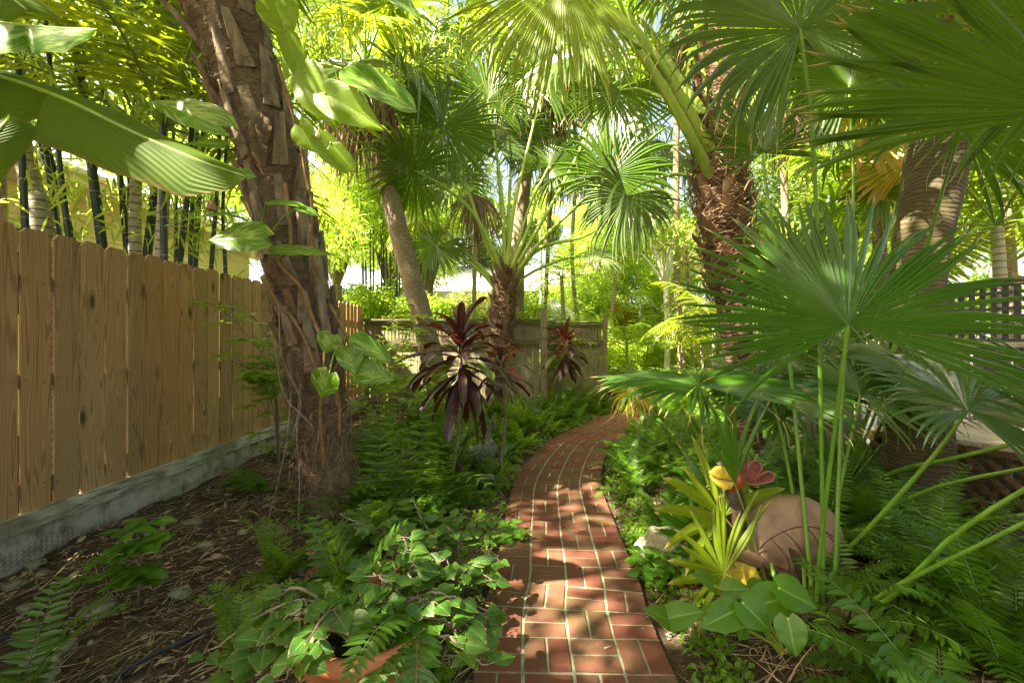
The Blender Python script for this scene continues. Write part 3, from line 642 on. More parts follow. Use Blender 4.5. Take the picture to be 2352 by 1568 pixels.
def boots(root, P, rad, n, s0, s1, L, W, mat, seed=0, out=.35, name='leaf_base', th=.02):
    r = np.random.default_rng(seed); m = M(); s = np.linspace(s0, s1, n); p, T, rr = trunk_frame(P, rad, s)
    for k in range(n):
        a = k*GAM+r.normal(0, .15); t = T[k]; u = unit(np.cross(t, A(0, 1, .01))); w = np.cross(t, u); o = u*math.cos(a)+w*math.sin(a); sd = np.cross(t, o)
        l = L*r.uniform(.6, 1.25); b = p[k]+o*rr[k]*.88; d = unit(t+o*out*r.uniform(.5, 1.5)+sd*r.normal(0, .12)); e = b+d*l; w0 = W*r.uniform(.8, 1.2); w1 = w0*r.uniform(.35, .6)
        mdl = b+d*l*.5; q = []
        cut = r.uniform(-.05, .05)
        for c, ww, tt, sh in ((b, w0, th*1.5, 0), (mdl, w0*.72, th*1.2, 0), (e, w1, th*.6, cut)):
            for sx, so in ((-1, -1), (1, -1), (1, 1), (-1, 1)): q.append(c+sd*sx*ww/2+o*so*tt*(1 if sx else 1)-o*(abs(sx)*.0)+d*sh*sx*.6)
        # a raised spine gives each base its keel
        m = M(); m.add(q, [[0, 1, 5, 4], [1, 2, 6, 5], [2, 3, 7, 6], [3, 0, 4, 7], [4, 5, 9, 8], [5, 6, 10, 9], [6, 7, 11, 10], [7, 4, 8, 11], [8, 9, 10, 11]]); m.build(name, MAT[mat], root)
def fibres(root, P, rad, n, s0, s1, L, w, mat, seed=0, wrap=1.0, name='fibre', lift=.02, droop=.2):
    r = np.random.default_rng(seed); s = r.uniform(s0, s1, n); p, T, rr = trunk_frame(P, rad, s); a = r.uniform(0, 2*math.pi, n)
    u = unit(np.cross(T, A(0, 1, .01))); v = np.cross(T, u); o = u*np.cos(a)[:, None]+v*np.sin(a)[:, None]; sd = np.cross(T, o)*r.choice([-1, 1], (n, 1))
    d = unit(sd*wrap+T*r.normal(.1, .6, (n, 1))+o*abs(r.normal(.12, .15, (n, 1)))); ll = L*r.uniform(.4, 1.5, n)
    curl = -o*(ll/np.maximum(rr, .05))[:, None]*wrap*.9+A(0, 0, -droop)+r.normal(0, .3, (n, 3))
    return ribbons(M(), p+o*(rr*r.uniform(.97, 1.03, n)+lift*r.uniform(0, 1, n))[:, None], d, ll, w*r.uniform(.5, 1.6, n), curl).build(name, MAT[mat], root)
def trunk(root, pts, rad, mat, sides=20, rings=60, jit=.02, name='trunk'):
    P = catmull(pts, rings); rr = np.interp(np.linspace(0, 1, rings), np.linspace(0, 1, len(rad)), rad)
    tube(M(), P, rr, sides, True, jit).build(name, MAT[mat], root, True); return P, rr
def crown(root, top, n, pl, Rr, seed, mats=('fan',), lo=-25, hi=75, hang=.8, pm='petiole_dark', r0=.022, seg=34, fuse=.5, span=150, az=None, K=8, petdroop=.35):
    r = random.Random(seed)
    for k in range(n):
        a = (k*GAM+r.uniform(-.3, .3)) if az is None else R_(r.uniform(*az)); el = R_(hi+(lo-hi)*(k/(n-1))**.9+r.uniform(-6, 6))
        d = A(math.cos(a)*math.cos(el), math.sin(a)*math.cos(el), math.sin(el)); L = pl*r.uniform(.8, 1.15)
        P = rachis(top, d, L, petdroop*(1.2-math.sin(el)*.5), 6); md = unit(P[-1]-P[-2]); md = unit(md+A(0, 0, -.15)); nr = unit(np.cross(np.cross(md, A(0, 0, 1)), md)+A(r.uniform(-.2, .2), r.uniform(-.2, .2), 0))
        frond(root, list(P), r0, r0*.5, md, nr, Rr*r.uniform(.85, 1.12), r.choice(mats), pm, n=seg, span=span, fuse=fuse, hang=hang*r.uniform(.7, 1.2), seed=seed*50+k, K=K, cup=.1, curl=.15)
def skirt(root, top, n, L, rad, seed, mat='dead', wid=.5):
    r = random.Random(seed)
    for k in range(n):
        a = k*GAM; el = R_(r.uniform(-78, -50)); d = A(math.cos(a)*math.cos(el), math.sin(a)*math.cos(el), math.sin(el)); b = top+A(math.cos(a), math.sin(a), 0)*rad
        hub = b+d*L*.35
        frond(root, [b, (b+hub)/2+A(0, 0, .03), hub], .015, .01, d, unit(A(d[0], d[1], .3)), L, mat, 'boot', name='dead_frond', n=22, span=55, fuse=.35, hang=1.0, hp=.8, seed=seed*40+k, K=7, jit=.15)
def palm(name, label, pts, rad, tmat, seed, group=None, n=16, pl=1.1, Rr=1.0, mats=('fan',), sk=0, shag=0, cat='palm tree', **kw):
    root = thing(name, pts[0], label, cat, group); P, rr = trunk(root, pts, rad, tmat)
    if shag:
        boots(root, P, rr, 40, .55, .99, .25, .1, 'boot_red', seed); fibres(root, P, rr, 900, .5, 1, .22, .006, 'fibre_red', seed)
    crown(root, P[-1], n, pl, Rr, seed, mats, **kw)
    if sk: skirt(root, P[-1]-A(0, 0, .15), sk, Rr*1.1, rr[-1], seed+3)
    return root

# ------------------------------------------------------------------ shaggy palm in the left foreground
Y0 = 3.68
root = thing('shaggy_palm', D(775, 1160, Y0), 'stout shaggy palm trunk with grey leaf stubs and brown fibre in the left foreground', 'palm tree')
pp = [(778, 1175, .24), (748, 1060, .21), (735, 950, .215), (724, 850, .235), (712, 760, .235), (688, 650, .24), (660, 540, .245), (640, 430, .25), (608, 320, .265), (574, 210, .27), (540, 100, .28), (508, 0, .3), (470, -140, .32), (430, -330, .3)]
P, rr = trunk(root, [D(x, y, Y0) for x, y, r in pp], [r*.9 for *_, r in pp], 'core', 28, 110, .05)
boots(root, P, rr, 74, .16, .98, .42, .12, 'boot', 3, .2, th=.026)
boots(root, P, rr, 22, .02, .36, .22, .11, 'boot_red', 8, .4, 'old_leaf_base')
fibres(root, P, rr, 9000, .1, 1, .2, .0028, 'fibre', 4, lift=.055)
fibres(root, P, rr, 2600, 0, .4, .25, .0035, 'fibre_red', 5, lift=.05, droop=.8)
m = M(); c = D(668, 1085, Y0-.25); r = rng
p = c+r.normal(0, .03, (420, 3)); ribbons(m, p, A(-1, -.3, -.45)+r.normal(0, .28, (420, 3)), r.uniform(.06, .2, 420), .003, r.normal(0, .5, (420, 3))).build('root_tuft', MAT['fibre'], root)
p = D(735, 1020, Y0-.2)+r.normal(0, 1, (900, 3))*A(.12, .08, .2); ribbons(M(), p, A(0, -.3, -1)+r.normal(0, .5, (900, 3)), r.uniform(.06, .25, 900), .003, r.normal(0, .8, (900, 3))).build('hanging_fibre', MAT['fibre_red'], root)
crown(root, P[-1], 15, 1.0, .95, 21, ('fan',), lo=-10, hi=70, hang=.6, seg=38)
# long cut stalks pointing away from the trunk
for a, b in (((470, 95), (372, 0)), ((520, 170), (392, 20)), ((505, 235), (440, 120))):
    tube(M(), np.linspace(D(*a, Y0-.05), D(*b, Y0-.25), 6), np.linspace(.04, .018, 6), 7, flat=.6).build('cut_stalk', MAT['boot'], root)
m = M()
for x0, y0, x1, y1 in ((598, 255, 585, 345), (592, 300, 600, 390), (604, 262, 608, 330)): blade(m, D(x0, y0, Y0-.3), D(x1, y1, Y0-.34), A(.4, -1, .2), .12, 'oval', .7, .3, wave=.12, seed=x0)
m.build('dry_leaf', MAT['dead'], root)

# ------------------------------------------------------------------ climbing pothos
root = thing('pothos_vine', D(770, 1000, Y0-.3), 'variegated climbing vine with large heart-shaped leaves on the shaggy palm trunk', 'vine')
def px(l, dd): return catmull([D(x, y, Y0-dd) for x, y in l], 40)
tube(M(), px([(655, 420), (668, 560), (640, 600), (690, 660), (718, 730), (745, 800), (742, 880), (735, 960), (745, 1060)], .27), .015, 9, True, .07).build('stem', MAT['vine_stem'], root, True)
tube(M(), px([(640, 150), (668, 250), (690, 330), (702, 400), (716, 470), (715, 560), (735, 640)], .22), .013, 9, True, .07).build('stem', MAT['vine_stem'], root, True)
tube(M(), px([(608, 640), (640, 700), (672, 730), (705, 790), (728, 850), (775, 900), (780, 1000)], .28), .013, 9, True, .07).build('stem', MAT['vine_stem'], root, True)
tube(M(), px([(760, 700), (800, 790), (770, 850), (775, 930)], .3), .012, 8).build('stem', MAT['vine_stem'], root, True)
PL = [ # stalk end, tip, width px, facing normal, stalk root, backlit colour?, nearer by
 ((506, 288), (340, 224), 92, (.1, -.9, .5), (545, 300), 0, .75), ((512, 335), (418, 326), 50, (0, -.7, .7), (560, 330), 0, .7),
 ((492, 402), (318, 424), 52, (.1, -.6, .8), (560, 420), 0, .8), ((522, 492), (372, 512), 50, (0, -.45, .9), (602, 540), 0, .8),
 ((604, 548), (474, 548), 92, (-.1, -.9, .45), (640, 590), 0, .8), ((632, 576), (770, 580), 44, (0, -.7, .7), (650, 600), 0, .6),
 ((686, 478), (738, 497), 34, (0, -.6, .8), (620, 540), 0, .6), ((612, 466), (700, 470), 34, (0, -.6, .8), (600, 540), 0, .6),
 ((756, 858), (735, 914), 78, (-.1, -1, .3), (775, 800), 0, .55), ((762, 770), (744, 812), 62, (0, -1, .3), (770, 800), 0, .5),
 ((800, 800), (816, 860), 60, (.1, -1, .3), (785, 815), 0, .5), ((822, 846), (907, 872), 58, (.1, -1, .4), (785, 830), 0, .5),
 ((806, 770), (898, 828), 46, (.2, -.8, .6), (790, 800), 0, .5), ((810, 800), (880, 818), 40, (.2, -.7, .7), (790, 810), 0, .45),
 ((786, 158), (958, 250), 88, (.25, -.9, .4), (690, 160), 0, .7), ((748, 216), (878, 296), 86, (.1, -1, -.1), (700, 240), 1, .65),
 ((655, 70), (693, 180), 50, (.3, -1, .1), (650, 60), 1, .5), ((700, 168), (768, 288), 92, (-.2, -1, 0), (690, 150), 1, .5),
 ((690, 290), (722, 350), 60, (-.3, -1, .1), (700, 240), 1, .5), ((735, 318), (800, 400), 56, (.1, -1, 0), (728, 280), 1, .5),
 ((900, -6), (968, 42), 52, (.1, -.8, .6), (850, 10), 0, .7), ((632, 0), (662, 92), 92, (.2, -1, 0), (640, -20), 1, .4),
 ((760, 330), (815, 395), 40, (.1, -1, .2), (740, 300), 1, .5), ((690, 120), (650, 182), 60, (-.2, -1, 0), (690, 110), 1, .4), ((560, 398), (590, 405), 30, (0, -1, .3), (545, 400), 0, .8)]
for k, (b, t, w, nr, sr, lime, near) in enumerate(PL):
    d = Y0-near; L = math.hypot(b[0]-t[0], b[1]-t[1])
    o = blade(M(), D(*b, d), D(*t, d-.06+.12*rnd.random()), A(*nr), w/980*d, 'heart' if L < w*1.9 or k < 6 else 'oblong', .28, .1, 14, 12, wave=.02, seed=k).build('leaf', MAT['pothos_backlit' if lime else 'pothos'], root, True)
    mid = (A(*D(*b, d))+D(*sr, Y0-.25))/2+A(0, 0, .04)
    tube(M(), catmull([D(*sr, Y0-.25), mid, D(*b, d)], 9), .007, 6).build('stalk', MAT['petiole'], o, True)

# ------------------------------------------------------------------ banana leaves reaching in from the left
root = thing('banana_plant', (-2.45, 1.3, 0), 'banana plant whose long split leaves reach into the picture from the far left', 'banana plant')
tube(M(), [(-2.45, 1.3, -.05), (-2.43, 1.32, 1.0), (-2.4, 1.35, 1.9), (-2.3, 1.4, 2.3)], [.13, .11, .09, .06], 14).build('trunk', MAT['crownshaft'], root, True)
def banana(spine, halves, W, nr, mat='banana'):
    P = catmull(spine, 60); T = unit(np.gradient(P, axis=0)); L = len(P); t = np.linspace(0, 1, L); w = W*np.interp(t, [0, .08, .5, .85, .96, 1], [.5, .9, 1, .8, .4, .02])
    m = M(); s = unit(np.cross(T, nr)); u = np.cross(s, T)
    for sg, tears in zip((-1, 1), halves):
        c = np.linspace(0, 1, 7); dr = 1.0 if sg*s[:, 2].mean() > 0 else .75
        cut = np.ones(L)
        for a, wd in tears: cut = np.minimum(cut, np.clip(np.abs(t-a)/wd, 0.06, 1))
        V = P[:, None]+s[:, None]*(sg*c[None, :, None]*(w*cut)[:, None, None])-u[:, None]*(c[None, :, None]**1.6*w[:, None, None]*.45)+u[:, None]*(np.sin(c*9+t[:, None]*4)*.0)[..., None]
        V[..., 2] -= (c[None]**2*w[:, None]*.22)+np.sin(t[:, None]*40)*c[None]*.004
        i = np.arange(L-1)[:, None]; j = np.arange(6)[None]; q = np.stack([i*7+j, i*7+j+1, (i+1)*7+j+1, (i+1)*7+j], -1).reshape(-1, 4)
        uv = np.stack(np.broadcast_arrays(sg*c[None], t[:, None]), -1); m.add(V, q, None, uv)
    o = m.build('leaf', MAT[mat], root, True); tube(M(), P-u*.004, np.linspace(.014, .004, L), 7).build('midrib', MAT['petiole'], o, True)
yb = 1.75
banana([A(-2.3, 1.4, 2.3), D(-120, 150, yb), D(0, 176, yb), D(150, 228, yb), D(300, 300, yb), D(450, 365, yb), D(566, 405, yb)], (((.34, .02), (.1, .012)), ((.44, .03), (.26, .035))), .16, A(-.2, -.75, .65))
banana([A(-2.35, 1.4, 2.25), D(-130, 30, 1.6), D(0, 52, 1.6), D(110, 62, 1.65), D(222, 66, 1.7)], (((.5, .01),), ((.62, .03),)), .12, A(0, -.7, .7), 'pothos')
banana([A(-2.35, 1.35, 2.3), D(-120, 380, 1.5), D(-40, 330, 1.5), D(12, 280, 1.55), D(20, 262, 1.6)], ((), ()), .08, A(.3, -.8, .5))
banana([A(-2.4, 1.3, 2.3), D(-160, -120, 1.6), D(-30, -50, 1.7), D(40, 5, 1.7), D(62, 24, 1.7)], ((), ()), .14, A(.3, -.8, .5))

# ------------------------------------------------------------------ bamboo canes behind the pine fence
def cane(pts, w, lab, dd, group='dark bamboo canes behind the pine fence', leafn=0, seed=0):
    r = random.Random(seed); P0 = [D(x, y, dd) for x, y in pts]; d0 = P0[0]-P0[1]; d0 /= np.linalg.norm(d0); base = P0[0]+d0*((P0[0][2]+.02)/max(-d0[2], .3)); base[2] = -.02
    dt = unit(P0[-1]-P0[-2]); top = P0[-1]+dt*1.6+A(0, 0, .6)
    root = thing('bamboo_cane', base, lab, 'bamboo', group); P = catmull([base]+P0+[top, top+dt*1.4+A(.4, 0, .5)], 40); rad = np.linspace(w/2, w*.3, 40)
    rad = rad*(1+.0*rad); tube(M(), P, rad, 12).build('stem', MAT['bamboo'], root, True)
    if not leafn: m0 = M(); q = P[rng.integers(9, 20, 46)]+rng.normal(0, .2, (46, 3)); leaves(m0, q, rng.normal(size=(46, 3))+A(0, 0, -.5), rng.normal(size=(46, 3))+A(0, 0, .5), .17, .024, .2, bend=.35).build('side_leaves', MAT['bamboo_leaf'], root)
    m = M(); n = leafn or 420; q = P[rng.integers(22, 40, n)]+rng.normal(0, .45, (n, 3))
    leaves(m, q, rng.normal(size=(n, 3))+A(0, 0, -.7), rng.normal(size=(n, 3))+A(0, 0, .5), .2, .028, .2, bend=.35).build('leaves', MAT['bamboo_leaf'], root)
    return root
CN = [([(60, 560), (44, 200), (32, -20)], 15, 'thick bamboo cane at the left edge of the picture above the banana leaf'), ([(112, 392), (92, 250), (55, 0)], 12, 'thin bamboo cane just right of the leftmost cane'),
 ([(170, 560), (125, 392), (80, 250), (10, 120)], 13, 'slanting bamboo cane beside the pale ringed palm'), ([(140, 560), (122, 440), (90, 330)], 11, 'short dark bamboo cane close against the pale ringed palm'),
 ([(160, 560), (145, 440), (130, 300)], 13, 'bamboo cane carrying the small yellow tag'), ([(235, 565), (212, 392), (188, 200), (165, 40)], 21, 'thickest bamboo cane in front of the yellow house'),
 ([(292, 575), (274, 392), (240, 220), (215, 40)], 14, 'bamboo cane left of the green palm stem'), ([(338, 590), (352, 470), (385, 200), (398, 0)], 21, 'thick sunlit bamboo cane right of the green palm stem'),
 ([(378, 600), (374, 440), (376, 150), (380, 0)], 15, 'bamboo cane standing just behind the thick sunlit one'), ([(412, 610), (428, 470), (440, 300)], 14, 'bamboo cane of the middle group leaning right'),
 ([(437, 615), (442, 470), (452, 300)], 11, 'thin bamboo cane in the middle of the group above the fence'), ([(448, 615), (458, 440), (470, 250)], 13, 'bamboo cane third of the group above the fence'),
 ([(485, 620), (498, 440), (505, 300)], 10, 'bamboo cane nearest the shaggy palm trunk'), ([(518, 620), (512, 480), (520, 330)], 9, 'slim bamboo cane half hidden by the vine leaves'), ([(404, 605), (404, 430), (398, 300)], 8, 'slim pale bamboo cane between the dark ones'), ([(298, 580), (296, 392), (310, 200)], 7, 'thinnest bamboo cane behind the green palm stem')]
for k, (pts, w, lab) in enumerate(CN): dd = max(4.3+(k % 4)*.3, 3.3*980/(1176-max(p[0] for p in pts))); cane(pts, w/980*dd, lab, dd, seed=k)
r_ = M(); r_.box(D(137, 416, 4.72), (.05, .003, .05)); tag(r_.build('yellow_tag', MAT['yellow_paint']), 'small yellow tag tied to a bamboo cane', 'tag')
# slender culms in the middle distance
for k in range(14):
    x = 835+k*9+rnd.uniform(-5, 5); dd = 10.5+rnd.uniform(0, 1.5)
    cane([(x+rnd.uniform(-4, 4), 735), (x, 600), (x+rnd.uniform(-14, 8), 430)], .055, ['slender green bamboo cane in the sunlit thicket behind the leaning palm'][0], dd, 'slender bamboo canes behind the leaning palm', 420, seed=60+k)

# ------------------------------------------------------------------ pale ringed palms with feather fronds behind the fence
def feather(root, base, az, el, L, droop, n, LL, W, mat='areca', hang=.25, pm='petiole', r0=.018, name='frond', **kw):
    d = A(math.cos(az)*math.cos(el), math.sin(az)*math.cos(el), math.sin(el)); P = rachis(base, d, L, droop, 14); st = M(); m = M()
    pinnate(m, st, P, n, LL, W, .18, .45, hang, .1, r0=r0, **kw); o = m.build(name, MAT[mat], root); st.build('stalk', MAT[pm], o); return o
def feather_palm(name, label, pts, rad, tmat, seed, n=10, L=2.0, LL=.5, W=.04, mat='areca', group=None, lo=10, hi=75, droop=1.1, shaft=True, cat='palm tree', nl=24):
    r = random.Random(seed); root = thing(name, pts[0], label, cat, group); P, rr = trunk(root, pts, rad, tmat, 16, 40, .01); top = P[-1]
    if shaft: tube(M(), [top-A(0, 0, .02), top+A(0, 0, .35), top+A(0, 0, .8)], [rr[-1]*1.08, rr[-1]*1.0, rr[-1]*.45], 14).build('crownshaft', MAT['crownshaft'], root, True); top = top+A(0, 0, .7)
    for k in range(n): feather(root, top, k*GAM+r.uniform(-.2, .2), R_(hi+(lo-hi)*k/max(n-1, 1)), L*r.uniform(.8, 1.1), droop, nl, LL, W, mat)
    return root
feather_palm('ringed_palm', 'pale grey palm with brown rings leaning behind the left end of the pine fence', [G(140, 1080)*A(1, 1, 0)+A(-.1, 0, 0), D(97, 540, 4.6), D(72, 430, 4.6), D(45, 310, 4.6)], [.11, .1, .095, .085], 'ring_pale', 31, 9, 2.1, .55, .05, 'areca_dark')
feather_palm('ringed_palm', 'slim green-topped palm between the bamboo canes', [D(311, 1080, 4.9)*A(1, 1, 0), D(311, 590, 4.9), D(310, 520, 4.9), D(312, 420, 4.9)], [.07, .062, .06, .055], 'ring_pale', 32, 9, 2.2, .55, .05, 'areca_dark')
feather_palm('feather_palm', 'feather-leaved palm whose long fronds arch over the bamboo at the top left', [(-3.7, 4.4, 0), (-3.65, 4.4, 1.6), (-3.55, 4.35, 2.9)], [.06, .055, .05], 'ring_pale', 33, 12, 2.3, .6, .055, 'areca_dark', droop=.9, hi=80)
# ------------------------------------------------------------------ palms in the middle distance
root = thing('leaning_palm', D(1016, 950, 8)*A(1, 1, 0), 'leaning ringed palm with drooping leaves and a brown skirt, before the weathered fence', 'palm tree')
P, rr = trunk(root, [D(1018, 955, 8), D(1000, 860, 8), D(972, 740, 8), (D(945, 640, 8)), D(918, 540, 8), D(892, 430, 8), D(862, 300, 8), D(838, 150, 8)], [.23, .22, .2, .19, .18, .18, .17, .17], 'ring_brown', 22, 80, .012)
crown(root, P[-1], 17, 1.0, 1.35, 41, ('fan_grey', 'fan_grey', 'fan_lime'), lo=-25, hi=75, hang=1.1, seg=34, fuse=.4); skirt(root, P[-1]-A(0, 0, .25), 13, 1.45, .17, 42)
root = thing('tall_thin_palm', D(1180, 880, 10.6)*A(1, 1, 0), 'tall thin palm trunk with a ragged brown boot cluster, behind the short stalky palm', 'palm tree')
P, rr = trunk(root, [D(1180, 915, 10.6), D(1184, 740, 10.6), D(1190, 560, 10.6), D(1206, 400, 10.6), D(1220, 300, 10.6), D(1236, 190, 10.6)], [.22, .2, .19, .18, .17, .17], 'ring_brown', 20, 70, .012)
boots(root, P, rr, 26, .8, .99, .4, .14, 'boot_red', 5, .5); fibres(root, P, rr, 900, .78, 1, .35, .012, 'fibre_red', 5, droop=1.2, lift=.12)
crown(root, P[-1], 20, 1.3, 1.5, 43, ('fan', 'fan', 'fan_grey'), lo=-40, hi=75, hang=1.05, seg=36, fuse=.42); skirt(root, P[-1]-A(0, 0, .1), 7, 1.6, .15, 44)

root = thing('stalky_palm', D(1140, 935, 8.3)*A(1, 1, 0), 'short shaggy fan palm whose long green stalks fan out above the weathered fence', 'palm tree')
P, rr = trunk(root, [D(1133, 945, 8.3), D(1138, 860, 8.3), D(1150, 760, 8.3), D(1156, 700, 8.3), D(1160, 650, 8.3), D(1163, 615, 8.3)], [.16, .17, .2, .22, .2, .13], 'core_red', 22, 60, .04)
boots(root, P, rr, 46, .3, .98, .28, .11, 'boot_red', 6, .5); fibres(root, P, rr, 2200, .25, 1, .22, .008, 'fibre_red', 6, lift=.06)
Y1 = 8.2
HF = [ # stalk points, blade direction, facing, radius, material, hang, span
 ([(1160, 640), (1095, 500), (1020, 430), (953, 392)], (-.8, -.35, .25), (.15, -.8, -.6), 1.15, 'fan', .6, 150, -.4),
 ([(1158, 660), (1110, 540), (1062, 400), (1018, 292)], (-.35, -.1, -.8), (.1, -1, .1), 1.35, 'fan', .25, 168, 0),
 ([(1150, 680), (1110, 630), (1060, 590), (1000, 566)], (-.55, -.3, -.55), (-.2, -1, .35), .85, 'fan', .6, 160, .3),
 ([(1168, 650), (1250, 545), (1330, 470), (1402, 404)], (.5, -.1, .35), (.05, -1, .2), 1.35, 'fan', .45, 165, 0),
 ([(1165, 700), (1200, 640), (1280, 600), (1362, 582)], (.75, -.2, -.3), (0, -.45, .9), .75, 'fan_grey', .9, 120, .4),
 ([(1164, 640), (1158, 560), (1148, 440), (1138, 330)], (0, .2, .9), (0, -.9, .3), 1.1, 'fan_grey', .7, 150, .7),
 ([(1166, 640), (1190, 560), (1218, 470), (1262, 380)], (.4, .2, .6), (0, -.9, .3), 1.1, 'fan', .7, 150, .6),
 ([(1160, 650), (1120, 570), (1080, 480), (1040, 420)], (-.4, .2, .6), (0, -.9, .3), 1.1, 'fan_grey', .7, 150, .9),
 ([(1165, 610), (1180, 480), (1215, 330), (1250, 190)], (.2, 0, .9), (0, -1, .1), 1.2, 'fan', .5, 150, .5),
 ([(1160, 610), (1155, 480), (1140, 350), (1120, 230)], (-.15, 0, .9), (0, -1, .1), 1.2, 'fan', .5, 150, .5),
 ([(1170, 640), (1250, 500), (1320, 370), (1370, 250)], (.5, .1, .4), (0, -1, .1), 1.2, 'fan', .6, 150, .6),
 ([(1160, 620), (1168, 500), (1172, 400), (1178, 300)], (0, .1, .9), (0, -1, .2), 1.1, 'fan', .6, 150, .9),
 ([(1170, 650), (1240, 570), (1350, 540), (1440, 470)], (.8, -.2, -.2), (0, -.6, .7), 1.1, 'fan_grey', .7, 140, .2),
 ([(1160, 670), (1080, 590), (1010, 520), (960, 500)], (-.6, .3, -.2), (0, -.7, .6), 1.0, 'fan_lime', .6, 140, .8),
 ([(1172, 620), (1215, 520), (1240, 440), (1290, 390)], (.4, .4, .1), (0, -.8, .5), 1.1, 'fan_grey', .8, 140, .9)]
for k, (st, md, nr, R1, mt_, hg, sp, dy) in enumerate(HF):
    pts = [D(x, y, Y1+dy*q/(len(st)-1)) for q, (x, y) in enumerate(st)]; frond(root, pts, .045, .018, md, nr, R1, mt_, 'petiole', n=52, span=sp, fuse=.52, hang=hg, seed=300+k, K=10, edge=.18)
for k in range(3): frond(root, [D(1105, 640, 8.5), D(1090, 480, 8.5), D(1085+10*k, 440+6*k, 8.4)], .02, .01, (-.2+.25*k, -.2, -.9), (0, -1, .3), 1.25, 'dead', 'boot', name='dead_frond', n=26, span=50, fuse=.3, hang=1, hp=.7, seed=330+k)

# ------------------------------------------------------------------ shaggy palm right of the path
Y2 = 4.75; root = thing('rusty_palm', D(1722, 1075, Y2)*A(1, 1, 0), 'rusty shaggy palm with thick lime-green stalks to the right of the brick path', 'palm tree')
pp = [(1722, 1075, .19), (1712, 980, .155), (1700, 880, .155), (1692, 770, .165), (1684, 690, .18), (1674, 620, .2), (1664, 520, .225), (1655, 420, .23), (1652, 300, .2), (1662, 180, .23), (1668, 60, .22), (1670, -40, .2)]
P, rr = trunk(root, [D(x, y, Y2) for x, y, r in pp], [r for *_, r in pp], 'ring_red', 24, 100, .03)
i0 = int(.4*100); tube(M(), P[38:], rr[38:]*1.02, 24, True, .06).build('fibre_sheath', MAT['core_red'], root, True)
boots(root, P, rr, 64, .4, .82, .3, .13, 'boot_red', 9, .55, th=.012); fibres(root, P, rr, 4200, .38, .95, .2, .007, 'fibre_red', 7, lift=.09, droop=.5)
fibres(root, P, rr, 1100, .38, .9, .14, .02, 'boot', 17, lift=.1, droop=.2, name='husk')
PT = [ # stalk pixels, hub depth, blade dir, facing, R, mat, hang, w
 ([(1632, 405), (1590, 320), (1500, 165), (1381, 0), (1290, -130)], 3.9, (-.5, .1, .7), (0, -.7, .6), 1.1, 'fan_lime', .3, .07, 150),
 ([(1636, 345), (1580, 250), (1513, 140), (1420, 5), (1350, -120)], 4.4, (-.3, .2, .8), (0, -.7, .6), 1.2, 'fan_lime', .3, .065, 150),
 ([(1620, 260), (1560, 180), (1491, 70), (1426, 8), (1380, -60)], 5.1, (-.4, .4, .6), (0, -.5, .7), 1.1, 'fan', .5, .05, 150),
 ([(1653, 365), (1655, 200), (1658, 60), (1650, -80)], 4.6, (0, -.1, .9), (0, -1, .2), 1.1, 'fan', .6, .05, 150),
 ([(1640, 300), (1618, 170), (1601, 62), (1570, -60)], 4.9, (-.2, .3, .9), (0, -1, .2), 1.1, 'fan', .6, .045, 150),
 ([(1684, 395), (1706, 320), (1728, 245), (1764, 170), (1800, 90)], 4.2, (.5, -.3, .3), (0, -.6, .7), 1.0, 'fan', .8, .045, 150),
 ([(1695, 300), (1712, 230), (1756, 140), (1830, 60)], 5.0, (.6, .2, .2), (0, -.6, .7), 1.1, 'fan', .9, .04, 150),
 ([(1560, 220), (1500, 130), (1446, 92), (1380, 38), (1292, -62)], 3.5, (-.22, -.05, -1), (-.1, -1, .12), 1.25, 'fan_lime', .5, .03, 60),
 ([(1610, 260), (1526, 190), (1440, 152), (1330, 122)], 5.3, (-.8, .1, -.3), (0, -.6, .8), 1.0, 'fan_grey', 1.0, .035, 130),
 ([(1600, 300), (1536, 235), (1471, 205), (1425, 208)], 5.2, (-.15, -.3, -.9), (0, -1, .3), .85, 'fan', .4, .03, 130),
 ([(1690, 330), (1760, 260), (1850, 220), (1930, 230)], 5.4, (.8, .1, -.3), (0, -.6, .8), 1.0, 'fan', .9, .03, 140),
 ([(1640, 420), (1560, 400), (1480, 420), (1440, 450)], 5.8, (-.5, .2, -.8), (0, -.9, .5), .9, 'fan_grey', .8, .025, 130)]
for k, (st, hd, md, nr, R1, mt_, hg, w, sp) in enumerate(PT):
    pts = [D(x, y, Y2-.15+(hd-Y2+.15)*q/(len(st)-1)) for q, (x, y) in enumerate(st)]
    frond(root, pts, w, w*.45, md, nr, R1, mt_, 'petiole', flat=.5, n=54, span=sp, fuse=.55 if sp < 100 else .5, hang=hg, seed=400+k, K=11, edge=.12)

# ------------------------------------------------------------------ stout palm trunk on the right
Y3 = 3.4; root = thing('stout_palm', D(2100, 1205, Y3)*A(1, 1, 0), 'stout smooth brown palm trunk on the right in front of the grey fence', 'palm tree')
pp = [(2098, 1215, .27), (2104, 1120, .235), (2110, 1000, .21), (2105, 880, .185), (2104, 760, .17), (2110, 600, .175), (2132, 480, .185), (2150, 380, .2), (2162, 290, .2), (2175, 200, .2), (2190, 60, .2), (2200, -80, .2)]
P, rr = trunk(root, [D(x, y, Y3) for x, y, r in pp], [r for *_, r in pp], 'bark_green', 26, 90, .008)
crown(root, P[-1], 16, 1.0, 1.1, 51, ('fan',), lo=-15, hi=70, hang=.7, seg=36); boots(root, P, rr, 14, .86, .98, .3, .14, 'boot_red', 12, .5)

